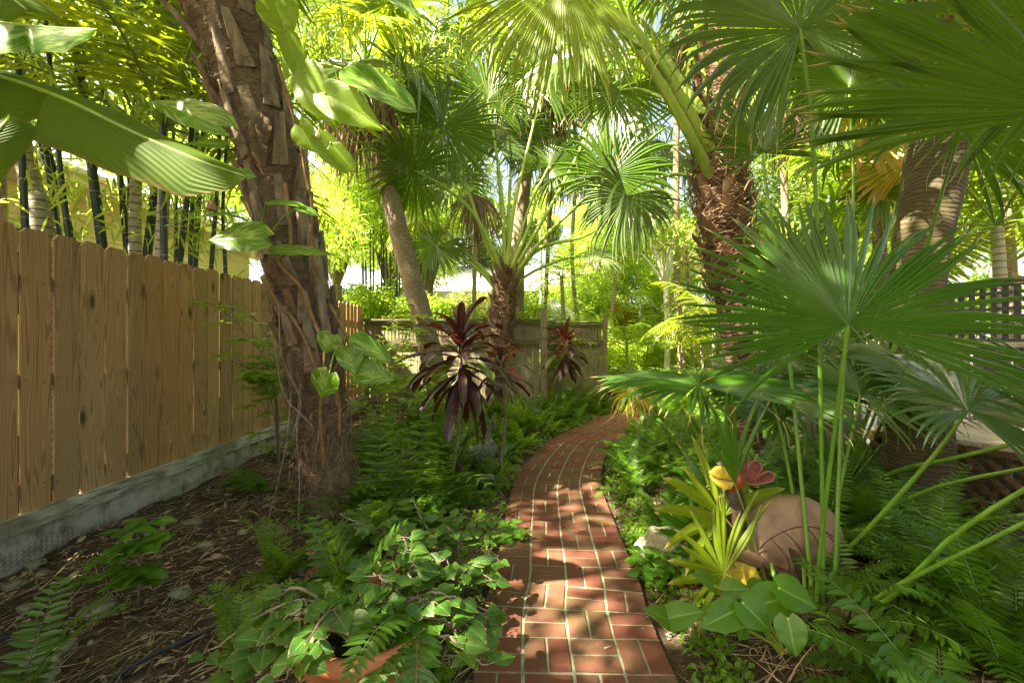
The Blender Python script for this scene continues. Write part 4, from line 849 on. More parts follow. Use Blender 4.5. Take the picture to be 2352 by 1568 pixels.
# ------------------------------------------------------------------ big-leaved fan palms on the right
root = thing('fan_palm_shrub', G(1875, 1425), 'low fan palm with the largest glossy star-shaped leaf, nearest on the right', 'fan palm')
def hero(pts, md, nr, R1, mat='hero', r0=.013, r1=.009, pm='petiole_dark', **kw): k = dict(n=56, span=125, fuse=.5, hang=.3, K=12, edge=.12, pleat=.45, jit=.03); k.update(kw); return frond(root, pts, r0, r1, md, nr, R1, mat, pm, **k)
hero([G(1872, 1425), D(1885, 1250, 2.12), D(1918, 980, 1.93), D(1948, 746, 1.75)], (.08, .42, .8), (-.12, -.85, .5), .75, span=124, hang=.1, seed=1, n=62, r0=.014, r1=.009, fuse=.48, taper=.62, pleat=.5)
hero([G(1800, 1420), D(1762, 1262, 2.4), D(1668, 1000, 2.55), D(1603, 884, 2.6)], (-.15, .97, .14), (0, -.2, .97), .66, span=165, hang=.32, seed=2, n=60, edge=.1)
hero([G(1850, 1430), D(1842, 1262, 2.35), D(1800, 1020, 2.65), D(1772, 910, 2.8)], (.35, .85, .25), (.0, -.3, .95), .6, span=160, hang=.4, seed=3)
hero([G(1890, 1420), D(1888, 1100, 2.2), D(1872, 400, 2.0), D(1838, 68, 1.85)], (-.2, .2, .8), (.1, -.75, -.62), .7, span=150, hang=.55, seed=4, mat='fan', n=60)
hero([G(1905, 1400), D(1925, 1150, 2.6), D(1965, 960, 2.9), D(1976, 905, 3.0)], (.4, .5, .6), (0, -.5, .8), .5, span=150, hang=.5, seed=5)
hero([G(1915, 1410), D(1935, 900, 2.4), D(1960, 460, 2.9), (D(1950, 200, 3.1))], (-.2, .1, .9), (0, -1, .2), .7, span=150, hang=.5, seed=6, mat='fan')
hero([G(1870, 1410), D(1800, 700, 2.6), D(1760, 430, 2.9), D(1752, 352, 3.0)], (-.3, .1, .9), (.1, -.9, .4), .55, span=110, hang=.2, seed=7, mat='fan')

root = thing('fan_palm_shrub', G(1925, 1150), 'spreading fan palm clump with many long green stalks before the stout trunk', 'fan palm')
b0 = G(1925, 1150)
hero([G(1940, 1230), D(1972, 1310, 2.3)*A(1, 1, 1)+A(0, .1, .05), D(2120, 1075, 2.1), D(2222, 942, 2.0)], (.3, .55, .62), (.1, -.75, .62), .46, span=140, hang=.4, seed=11, mat='fan_gloss', n=44, r0=.018)
hero([b0, D(2054, 1084, 3.1), D(2200, 1050, 2.6), D(2560, 960, 2.1)], (.8, -.1, .3), (0, -.5, .9), .7, seed=12, r0=.02, hang=.5)
hero([b0, D(2021, 1169, 2.9), D(2180, 1110, 2.5), D(2600, 1030, 2.1)], (.9, -.2, 0), (0, -.5, .9), .7, seed=13, r0=.02, hang=.5)
hero([b0, D(1990, 960, 3.3), D(2090, 700, 3.0), D(2170, 420, 2.6), D(2210, 290, 2.4)], (.3, -.3, .8), (0, -.8, -.5), .8, seed=15, r0=.02, mat='fan')
hero([b0, D(1990, 1000, 3.4), D(2040, 880, 3.3)], (.5, .1, .6), (0, -.7, .7), .6, seed=16, r0=.018, mat='fan_grey')
hero([b0, D(1930, 950, 3.6), D(1905, 880, 3.7), D(1890, 820, 3.8)], (-.2, .1, .9), (0, -.9, .4), .8, seed=17, r0=.018)
hero([G(1990, 1420), D(2100, 1320, 1.95), D(2230, 1200, 1.75), D(2600, 980, 1.45)], (.9, -.3, .3), (0, -.6, .8), .6, seed=18, r0=.02)
hero([G(1975, 1400), D(2060, 1345, 2.0), D(2200, 1275, 1.8), D(2600, 1080, 1.5)], (.9, -.3, .1), (0, -.6, .8), .55, seed=19, r0=.017)
hero([b0, D(2040, 1150, 3.1), D(2200, 1195, 2.6), D(2560, 1150, 2.1)], (.9, -.2, -.2), (0, -.6, .8), .5, seed=20, r0=.015)
for k, (x, y, dx) in enumerate(((1880, 700, -.3), (1820, 640, -.3))):
    hero([b0, D((1925+x)/2, 900, 3.7), D(x, y, 4.0)], (dx, .1, .8), (0, -.9, .3), .85, seed=22+k, r0=.016, mat='fan', hang=.7)

for k, (x, y, d, dx, R1, mt_) in enumerate(((1725, 880, 3.6, -.5, .5, 'hero'), (1850, 856, 3.5, -.1, .5, 'fan'), (2085, 850, 3.0, .4, .5, 'fan'), (2150, 905, 2.8, .5, .42, 'hero'), (1905, 905, 3.3, 0, .42, 'fan'), (1800, 960, 3.6, -.6, .4, 'fan'))):
    hero([b0, D((1925+x)/2, 1010, 3.7), D(x, y, d)], (dx, .6, .4), (0, -.55, .85), R1, seed=140+k, r0=.02, r1=.011, mat=mt_, hang=.5, n=40)
root = thing('fan_palm_shrub', (1.75, 1.05, 0), 'fan palm leaning in from the right edge, its huge dark leaf across the top corner', 'fan palm')
hero([(1.85, .9, 0), (1.9, 1.0, .9), (1.85, 1.1, 1.6), D(2500, 250, 1.25)], (-.6, .1, .8), (-.1, -.75, -.6), .77, seed=31, mat='fan', n=34, span=56, hang=.12, fuse=.66, pm='petiole_dark', edge=.05)
hero([(1.85, .9, 0), (2.0, 1.2, 1.2), D(2560, 40, 1.6)], (-.7, .3, .5), (-.1, -.7, -.7), .7, seed=32, mat='fan', hang=.5)

# small young fan palms beside the path
root = thing('young_fan_palm', G(1700, 1340), 'young fan palm with narrow split lime leaves in front of the rooster sculpture', 'fan palm')
def small(pts, md, nr, R1, n, span, mat='hero', hang=.1, fuse=.4, taper=.42, seed=0, w=1.5): return frond(root, pts, .006, .004, md, nr, R1, mat, 'petiole', n=n, span=span, fuse=fuse, hang=hang, seed=seed, K=9, edge=.1, width=1.0, taper=taper, pleat=.4)
small([G(1742, 1352), D(1720, 1260, 2.35), D(1662, 1186, 2.3)], (-.35, .1, .75), (.0, -.7, .7), .44, 10, 105, 'fan_lime', .2, seed=51)
small([G(1760, 1345), D(1722, 1210, 2.3), D(1688, 1112, 2.16)], (-.05, .05, 1), (-.1, -1, .1), .5, 6, 26, 'hero', .0, seed=52)
small([G(1765, 1348), D(1715, 1180, 2.42), D(1692, 1102, 2.38)], (-.9, -.1, -.05), (0, -.5, .9), .2, 9, 40, 'hero', .25, seed=58)
small([G(1722, 1370), D(1700, 1340, 2.2), D(1662, 1318, 2.15)], (-.6, -.1, .32), (.1, -.8, .5), .36, 8, 70, 'fan_lime', .1, seed=53)
small([G(1726, 1372), D(1700, 1340, 2.2), D(1664, 1316, 2.16)], (.3, .1, 1), (0, -1, .3), .44, 6, 28, 'fan_lime', .02, seed=54)
small([G(1730, 1365), D(1680, 1290, 2.35), D(1617, 1245, 2.4)], (-.5, .1, .5), (0, -.7, .7), .32, 10, 110, 'hero', .2, seed=55)
small([G(1770, 1350), D(1690, 1200, 2.6), D(1640, 1140, 2.6)], (-.4, .2, .5), (0, -.7, .7), .36, 10, 100, 'hero', .3, seed=56)
root = thing('young_fan_palm', G(1420, 930)*A(1, 1, 0), 'low yellow-tipped young fan palm arching over the far end of the brick path', 'fan palm')
for k in range(5): small([D(1480, 960, 6.8), D(1475, 930, 6.6), D(1470-8*k, 905-5*k, 6.4)], (-.6+.35*k, -.3, -.2), (0, -.5, .8), .55, 12, 70, 'fan_gold' if k % 2 else 'fan_lime', .9, seed=70+k)

# ------------------------------------------------------------------ background palms: fan palms whose hanging leaves close the view
BG = [((1000, 40, 12.5), 'fan', 1.6, 'tall fan palm high in the gap between the leaning palm and the thin palm'), ((1420, 130, 13), 'fan', 1.6, 'tall fan palm behind the lime-green stalks of the rusty palm'),
 ((1530, 330, 15), 'fan_grey', 1.5, 'distant fan palm just left of the rusty palm'), ((1330, 330, 14.5), 'fan_grey', 1.5, 'distant fan palm behind the largest round leaf of the stalky palm'), ((1100, 200, 14), 'fan', 1.6, 'fan palm behind the upright stalks of the stalky palm'),
 ((1790, 160, 9), 'fan', 1.4, 'fan palm just behind and right of the rusty palm'), ((1930, 90, 11), 'fan', 1.6, 'tall fan palm above the amber leaf on the right'), ((2060, 60, 7.5), 'fan', 1.3, 'fan palm crown left of the stout trunk'),
 ((2290, 330, 7), 'fan', 1.2, 'fan palm against the sky at the right edge'), ((740, 60, 14), 'fan_grey', 1.6, 'distant fan palm seen past the vine-covered trunk'), ((620, -60, 10), 'fan', 1.5, 'fan palm behind the top of the shaggy trunk'), ((1560, 20, 10), 'fan', 1.5, 'fan palm high behind the rusty palm'), ((1260, -40, 15), 'fan', 1.8, 'highest distant fan palm at the top centre')]
for k, ((x, y, d), mt_, R1, lab) in enumerate(BG):
    t = D(x, y, d); palm('background_palm', lab, [A(t[0]+rnd.uniform(-.5, .5), d, 0), A(t[0]+rnd.uniform(-.3, .3), d, t[2]*.5), t], [.08, .07, .065], 'ring_pale' if k in (1, 2, 3, 4) else 'ring_brown', 500+k, 'fan palms closing the background', 11, 1.2, R1, (mt_, mt_, 'fan_lime') if k % 3 == 0 else (mt_,), sk=4 if k % 2 else 0, seg=26, hang=1.1, lo=-45, hi=70, K=7, fuse=.42)
root = thing('golden_palm', D(2010, 520, 5.2)*A(1, 1, 0)+A(.2, 0, 0), 'fan palm with one amber old leaf and one yellow-green leaf beside the stout trunk', 'palm tree')
P, rr = trunk(root, [D(2075, 1100, 6.0)*A(1, 1, 0), D(2040, 800, 6.0), D(2020, 560, 6.0), D(2015, 420, 6.0)], [.1, .09, .08, .07], 'ring_brown')
frond(root, [P[-1], D(2010, 340, 5.7), D(1965, 318, 5.4)], .02, .012, (.85, -.2, .12), (-.1, -.8, .6), 1.0, 'fan_gold', n=40, span=120, fuse=.6, hang=.55, seed=610)
frond(root, [P[-1], D(2060, 380, 5.7), D(2090, 365, 5.4)], .02, .012, (-.7, -.2, -.75), (-.2, -1, .15), .95, 'fan_gold', n=36, span=100, fuse=.7, hang=.35, seed=611)
frond(root, [P[-1], D(2010, 400, 5.9), D(1990, 390, 5.7)], .02, .012, (.1, -.2, -.9), (.2, -1, .2), .8, 'fan_lime', n=30, span=100, fuse=.6, hang=.4, seed=612)
crown(root, P[-1], 9, .8, .9, 613, ('fan', 'fan_lime'), lo=-20, hi=60)

# feather palms, sunlit, at the end of the garden
AR = [((1290, 640, 14), 'low sunlit feather palm left of the hanging grey-green fan leaf'), ((1390, 590, 17), 'tall sunlit feather palm at the middle of the far garden'), ((1470, 700, 13), 'low bright feather palm behind the end of the slatted fence panel'),
 ((1560, 620, 15), 'bright feather palm left of the rusty palm'), ((1240, 500, 20), 'far feather palm above the white house'), ((1640, 560, 18), 'far feather palm hidden behind the rusty palm'), ((1820, 560, 10), 'sunlit feather palm behind the star-shaped leaf'), ((1960, 640, 9), 'feather palm left of the stout trunk'), ((2290, 520, 5.5), 'dark feather palm at the right edge above the lattice'), ((1440, 520, 21), 'farthest yellow-green feather palm')]
for k, ((x, y, d), lab) in enumerate(AR):
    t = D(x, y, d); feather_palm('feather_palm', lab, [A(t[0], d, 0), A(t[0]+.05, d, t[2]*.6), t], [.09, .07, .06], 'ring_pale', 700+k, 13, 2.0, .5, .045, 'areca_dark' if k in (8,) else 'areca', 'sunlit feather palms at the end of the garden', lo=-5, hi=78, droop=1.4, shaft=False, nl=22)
for k, (x, y, d, az0, lab) in enumerate(((1640, 745, 7.4, 2.6, 'dark feather-leaved palm seedling leaning left past the rusty trunk'), (1560, 800, 9.5, 2.2, 'bright low feather palm beside the patio'), (1440, 790, 10.8, .5, 'bright feather-leaved clump behind the fence post by the patio'))):
    t = D(x, y, d); root = thing('feather_palm', (t[0], d, 0), lab, 'palm tree'); tube(M(), [(t[0], d, -.02), t], .035, 8).build('trunk', MAT['ring_pale'], root)
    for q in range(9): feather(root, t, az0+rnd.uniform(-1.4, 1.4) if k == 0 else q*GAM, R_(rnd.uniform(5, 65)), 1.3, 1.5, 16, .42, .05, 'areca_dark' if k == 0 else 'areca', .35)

# ------------------------------------------------------------------ broadleaf trees and shrubs
def broadtree(name, label, base, h, cr, n, L, W, mat, seed, group=None, cat='tree', tr=.12, nc=9, tm='stem_grey', low=.45, shell=.45):
    r = random.Random(seed); base = np.asarray(base, float); root = thing(name, base, label, cat, group); top = base+A(0, 0, h)
    tk = M(); sp = base+A(0, 0, h*low); tube(tk, catmull([base-A(0, 0, .03), base+A(r.uniform(-.1, .1), 0, h*low*.5), sp], 8), np.linspace(tr, tr*.7, 8), 9); cs = []; rs = []
    for k in range(nc):
        a = k*GAM; rr = cr*r.uniform(.25, .85)*(.6 if k == 0 else 1); c = base+A(math.cos(a)*rr, math.sin(a)*rr, h*r.uniform(low+.12, .95)); cs.append(c); q = cr*r.uniform(.3, .52); rs.append((q, q, q*.75))
        tube(tk, catmull([sp, (sp+c)/2+A(r.uniform(-.1, .1), r.uniform(-.1, .1), .1*h), c], 7), np.linspace(tr*.45, tr*.1, 7), 6)
    tk.build('trunk', MAT[tm], root); cloud(M(), cs, rs, n, L, W, seed=seed, shell=shell).build('crown', MAT[mat], root); return root
BT = [((-4.6, 16), 7, 3.0, 'bamboo_leaf', .16, .03, 'tall thin-leaved bright tree left of the white house'), ((-7.5, 14), 7.5, 3, 'broad', .14, .06, 'bright broad tree behind the bamboo thicket'), ((-3.6, 11.6), 2.9, 1.5, 'broad', .11, .05, 'leafy bright shrub just over the weathered fence behind the leaning palm'),
 ((-.6, 19.5), 3.8, 1.9, 'varie', .12, .05, 'pale silvery shrub in front of the white house'), ((-1.9, 19.8), 3.4, 1.5, 'varie', .12, .05, 'second pale shrub farther left before the white house'), ((3.6, 20), 6.5, 2.8, 'broad', .15, .06, 'bright tree in the centre of the far garden'),
 ((6.5, 18), 7, 3, 'broad', .15, .06, 'bright tree behind the white trunk at the garden end'), ((9.5, 15), 7.5, 3.3, 'dark_tree', .14, .06, 'dark leafy tree behind the golden palm'), ((13, 13), 8, 3.5, 'broad', .15, .06, 'big tree at the far right behind the lattice fence'), ((.5, 27), 10, 4, 'dark_tree', .2, .09, 'tall dark tree high behind the centre palms'),
 ((-6, 24), 11, 4.5, 'dark_tree', .2, .09, 'tall dark tree behind the left centre palms'), ((7, 27), 11, 4.5, 'broad', .2, .09, 'tall pale green tree far behind the rusty palm'), ((15, 22), 12, 5, 'dark_tree', .2, .09, 'tall tree far off on the right'), ((-12.5, 17), 10, 4, 'broad', .18, .07, 'tall bright tree beyond the yellow house'), ((-2.6, 13.3), 6.6, 2.4, 'bamboo_leaf', .2, .03, 'mass of bamboo leaves above the slender canes'),
 ((-4.6, 11.2), 6.4, 2.3, 'bamboo_leaf', .2, .032, 'sunlit bamboo leaves behind the shaggy trunk'), ((5.8, 9.7), 2.4, 1.2, 'broad', .1, .05, 'bright shrub on the patio side behind the flat fan leaf'), ((4.3, 14.9), 2.5, 1.3, 'areca', .2, .04, 'narrow-leaved bright shrub at the back of the patio')]
for k, ((x, y), h, cr, mt_, L, W, lab) in enumerate(BT): broadtree('broadleaf_tree' if h > 4 else 'leafy_shrub', lab, (x, y, 0), h, cr, int(3600+2200*cr), L*1.25, W*1.25, mt_, 900+k, None, 'tree' if h > 4 else 'shrub', .03*h)
broadtree('amber_shrub', 'amber and yellow leaved shrub in the far garden', (3.3, 13.4, 0), 2.7, .8, 2600, .12, .03, 'amber', 955, cat='shrub', tr=.04)
root = broadtree('white_trunk_tree', 'tree with a pale white trunk beyond the patio', (3.75, 10.4, 0), 4.6, 1.5, 2600, .11, .05, 'broad', 956, tr=.085, tm='white_wall', low=.6)
for k, (x, y, d, lab) in enumerate(((1575, 560, 9, 'upper striped cream and green dracaena left of the rusty palm'), (1600, 680, 8.5, 'middle striped dracaena beside the rusty palm'), (1560, 740, 9, 'lower striped dracaena above the patio'), (1640, 730, 9.5, 'striped dracaena partly behind the rusty trunk'))):
    t = D(x, y, d); root = thing('striped_dracaena', (t[0]+.2, d, 0), lab, 'shrub', 'striped dracaenas by the patio'); tube(M(), catmull([(t[0]+.2, d, 0), (t[0]+.1, d, t[2]*.5), t], 8), .03, 7).build('stem', MAT['stem_grey'], root); m = M()
    for q in range(7):
        c = t+A(rnd.uniform(-.45, .45), rnd.uniform(-.3, .3), rnd.uniform(-.5, .45)); n = 46; v = unit(rng.normal(size=(n, 3))+A(0, 0, .25)); leaves(m, c+v*.02, v, rng.normal(size=(n, 3))+A(0, 0, 1), .3, .028, .2, bend=.35)
    m.build('leaves', MAT['varie'], root)
for k, (x, y, L, n, lab) in enumerate(((.2, 11.2, 2.4, 20, 'bright feathery clump over the weathered fence behind the stalky palm'), (2.1, 12.4, 2.9, 26, 'bright feathery clump in the very middle of the far garden'), (3.5, 12.2, 2.8, 24, 'bright feathery clump right of the middle of the far garden'), (5.0, 12.2, 3.0, 24, 'bright feathery clump beyond the patio'), (6.6, 11.2, 3.0, 24, 'bright feathery clump behind the rusty trunk'), (8.3, 10.2, 3.0, 22, 'bright feathery clump right of the rusty trunk'), (1.0, 14.2, 3.4, 24, 'tall feathery clump behind the cream shed'), (-2.6, 12.2, 3.2, 22, 'feathery clump at the foot of the slender bamboo'), (-.9, 14.5, 3.6, 16, 'feathery clump before the white house'))):
    b = A(x, y, 0); root = thing('feather_palm', b, lab, 'palm tree', 'feathery palm clumps in the far garden'); m = M(); st = M()
    for q in range(n):
        a = q*GAM; e = R_(rnd.uniform(48, 86)); P = rachis(b+A(math.cos(a), math.sin(a), 0)*.15, A(math.cos(a)*math.cos(e), math.sin(a)*math.cos(e), math.sin(e)), L*rnd.uniform(.75, 1.2), 1.5, 14); pinnate(m, st, P, 26, .42, .035, .28, .5, .3, .1, r0=.014)
    m.build('fronds', MAT['areca'], root); st.build('stalks', MAT['petiole'], root)
# bright undergrowth beyond the fence
m = M(); r = rng
cs = []; rs = []
for k in range(46):
    x = rnd.uniform(-9, 13); y = rnd.uniform(15.6, 19); cs.append((x, y, rnd.uniform(.2, 1.4))); rs.append((.9, .7, .6))
cloud(m, cs, rs, 14000, .2, .06, seed=5); tag(m.build('undergrowth', MAT['broad']), kind='stuff')
for k, (x, y, h, cr, mt_, lab) in enumerate(((2.7, 13.9, 3.4, 1.2, 'broad', 'bright round shrub at the middle of the far garden'), (4.3, 13.6, 4.4, 1.4, 'areca', 'tall narrow-leaved bright shrub in the far garden'), (5.9, 13.9, 3.8, 1.4, 'broad', 'bright shrub behind the white trunk'), (7.6, 12.9, 4.6, 1.6, 'broad', 'tall bright shrub hidden behind the rusty palm'),
        (9.4, 12.0, 4.2, 1.6, 'bamboo_leaf', 'bright yellow shrub right of the rusty palm'), (3.4, 16.3, 5.2, 1.6, 'bamboo_leaf', 'yellow-green tree over the round shrub'), (6.0, 16.6, 5.6, 1.8, 'areca', 'yellow-green tree over the patio end'), (11.2, 10.6, 4.0, 1.6, 'broad', 'bright shrub beyond the lattice fence'), (.4, 12.6, 2.6, .9, 'areca', 'low bright shrub just over the weathered fence'), (-2.0, 10.3, 2.7, .8, 'broad', 'bright shrub above the rail left of the leaning palm'))):
    broadtree('leafy_shrub', lab, (x, y, 0), h, cr, int(2600+1500*cr), .14 if mt_ == 'broad' else .2, .055 if mt_ == 'broad' else .035, mt_, 1000+k, None, 'shrub', .04, low=.15, nc=12)
# ginger clumps by the patio
for k, (x, y, d, lab) in enumerate(((1500, 820, 9.6, 'bright ginger clump at the left of the patio'), (1420, 850, 10.4, 'ginger clump near the blue pot'), (1560, 860, 8.2, 'ginger clump in front of the patio'), (1600, 900, 7.2, 'ginger clump behind the flat fan leaf'), (1650, 850, 8.4, 'ginger clump left of the rusty trunk base'), (1530, 905, 7.6, 'yellow-green ginger clump overhanging the path end'))):
    t = G(x, 784+1382/d); root = thing('ginger_clump', t, lab, 'shrub', 'bright leafy clumps by the patio'); st = M(); m = M()
    for q in range(12):
        a = rnd.uniform(0, 6.28); P = rachis(t+A(rnd.uniform(-.15, .15), rnd.uniform(-.15, .15), 0), A(math.cos(a)*.45, math.sin(a)*.45, 1), rnd.uniform(.6, 1.15), .9, 9); pinnate(m, st, P, 9, .3, .055, .25, .6, .25, .1, r0=.008)
    m.build('leaves', MAT['areca'], root); st.build('stems', MAT['stem_green'], root)
t = G(1392, 905); root = thing('blue_pot', A(2.35, 10.9, 0), 'blue glazed pot with yellow rim behind the end of the slatted fence', 'pot')
tube(M(), [(2.35, 10.9, z) for z in (0, .04, .2, .4, .5, .52)], [.13, .15, .22, .23, .19, .2], 20).build('body', MAT['blue'], root, True)
tube(M(), [(2.35, 10.9, z) for z in (.5, .53, .56)], [.2, .225, .2], 20).build('rim', MAT['yellow_paint'], root, True)
# ------------------------------------------------------------------ unseen trees added behind and beside the camera to shade the garden
for k, (x, y, h, cr, n, low, lab) in enumerate(((-6.6, 1.2, 8.0, 2.9, 8500, .6, 'big unseen tree added for shade beside the yellow house, left of the picture'), (-4.9, -2.6, 8.2, 2.9, 8500, .6, 'unseen tree added for shade behind the camera on the far side of the pine fence'),
        (-1.9, -1.6, 8.6, 3.0, 8500, .62, 'unseen tree added for shade just behind the camera on the left'), (1.9, -2.0, 8.2, 2.9, 6500, .6, 'unseen tree added for shade behind the camera on the right'), (-5.6, 4.6, 9.2, 2.6, 3600, .7, 'tall tree added for shade, rising beyond the bamboo canes'), (4.6, .4, 8.0, 2.4, 5200, .62, 'tree added for shade out of view to the right'), (-2.7, .1, 9.2, 2.8, 5200, .62, 'tall unseen tree added for shade between the banana plant and the camera'))):
    broadtree('added_shade_tree', lab, (x, y, 0), h, cr, int(n*1.45), .15, .085, 'dark_tree', 1200+k, None, 'tree', .14, nc=12, low=low, shell=.6)

# ------------------------------------------------------------------ ferns
def fern_fronds(m, st, base, n, L, seed, W=.018, LL=.09, el=(35, 75), droop=1.3, pairs=24, az=(0, 360)):
    r = random.Random(seed)
    for k in range(n):
        a = R_(r.uniform(*az)); e = R_(r.uniform(*el)); l = L*r.uniform(.65, 1.15); P = rachis(base+A(r.uniform(-.04, .04), r.uniform(-.04, .04), 0), A(math.cos(a)*math.cos(e), math.sin(a)*math.cos(e), math.sin(e)), l, droop*r.uniform(.7, 1.2), 10)
        pinnate(m, st, P, pairs, LL*(l/L)**.5, W, .1, .25, .08, .12, r0=.0035, fold=.3, jit=.07, bend=.12)
def at(x, y, z=0): return A(x, y, float(gz(x, y))+z)
def fern(label, base, n, L, seed, mat='fern', group='individual ferns', **kw):
    root = thing('fern', base, label, 'fern', group); m = M(); st = M(); fern_fronds(m, st, base, n, L, seed, **kw); m.build('fronds', MAT[mat], root); st.build('stalks', MAT['stem_green'], root); return root
def bed(name, n, pick, L, seed, mats, per=9, edge=.24, **kw):
    r = random.Random(seed); sets = [(M(), M()) for _ in mats]; c = 0
    while c < n:
        x, y = pick(r)
        if float(path_dist(np.array(x), np.array(y))) < .43+edge: continue
        m, st = sets[c % len(mats)]; fern_fronds(m, st, at(x, y), per, L*r.uniform(.75, 1.2), seed*1000+c, **kw); c += 1
    for (m, st), mt_ in zip(sets, mats):
        o = tag(m.build(name, MAT[mt_]), kind='stuff'); st.build('stalks', MAT['stem_green'], o)
def pick_poly(poly):
    xs_ = [p[0] for p in poly]; ys_ = [p[1] for p in poly]
    def f(r):
        while True:
            x, y = r.uniform(min(xs_), max(xs_)), r.uniform(min(ys_), max(ys_)); ins = False
            for i in range(len(poly)):
                (x1, y1), (x2, y2) = poly[i], poly[i-1]
                if (y1 > y) != (y2 > y) and x < (x2-x1)*(y-y1)/(y2-y1)+x1: ins = not ins
            if ins: return x, y
    return f
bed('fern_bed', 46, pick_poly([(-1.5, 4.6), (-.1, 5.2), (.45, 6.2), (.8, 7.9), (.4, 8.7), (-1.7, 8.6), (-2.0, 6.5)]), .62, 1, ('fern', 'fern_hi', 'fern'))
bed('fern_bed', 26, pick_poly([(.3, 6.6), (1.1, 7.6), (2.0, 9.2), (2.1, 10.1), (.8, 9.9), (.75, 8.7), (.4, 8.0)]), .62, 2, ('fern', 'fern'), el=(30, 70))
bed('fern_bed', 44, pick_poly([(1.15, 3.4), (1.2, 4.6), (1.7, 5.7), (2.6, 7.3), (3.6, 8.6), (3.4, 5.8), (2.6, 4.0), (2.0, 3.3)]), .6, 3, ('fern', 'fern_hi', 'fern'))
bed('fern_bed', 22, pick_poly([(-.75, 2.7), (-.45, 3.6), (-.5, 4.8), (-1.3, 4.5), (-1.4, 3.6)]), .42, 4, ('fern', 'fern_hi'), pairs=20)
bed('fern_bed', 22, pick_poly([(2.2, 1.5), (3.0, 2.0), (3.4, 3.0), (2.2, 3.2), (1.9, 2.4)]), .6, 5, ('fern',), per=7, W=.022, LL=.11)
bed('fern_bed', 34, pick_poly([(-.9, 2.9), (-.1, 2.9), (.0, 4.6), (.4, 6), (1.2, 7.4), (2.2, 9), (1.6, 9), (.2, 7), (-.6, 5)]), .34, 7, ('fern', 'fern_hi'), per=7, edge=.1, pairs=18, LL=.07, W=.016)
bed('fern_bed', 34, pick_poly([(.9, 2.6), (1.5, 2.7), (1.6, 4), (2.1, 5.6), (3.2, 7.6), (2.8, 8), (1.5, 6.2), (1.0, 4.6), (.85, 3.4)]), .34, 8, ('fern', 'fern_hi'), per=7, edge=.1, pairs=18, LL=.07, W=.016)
bed('fern_bed', 30, pick_poly([(2.1, 3.3), (3.3, 3.0), (4.1, 5), (4.3, 6.6), (3.2, 6.6), (2.3, 4.6)]), .55, 9, ('fern', 'fern'), per=8)
bed('dead_fern_fronds', 26, pick_poly([(-1.6, 2.6), (.0, 2.6), (.3, 5.5), (1.5, 8.6), (-1.2, 8.4)]), .5, 12, ('dead',), per=2, el=(5, 40))
bed('dead_fern_fronds', 16, pick_poly([(.8, 1.6), (2.4, 1.5), (3.2, 5.0), (2.6, 7), (1.0, 3.6)]), .45, 13, ('dead',), per=2, el=(5, 40))
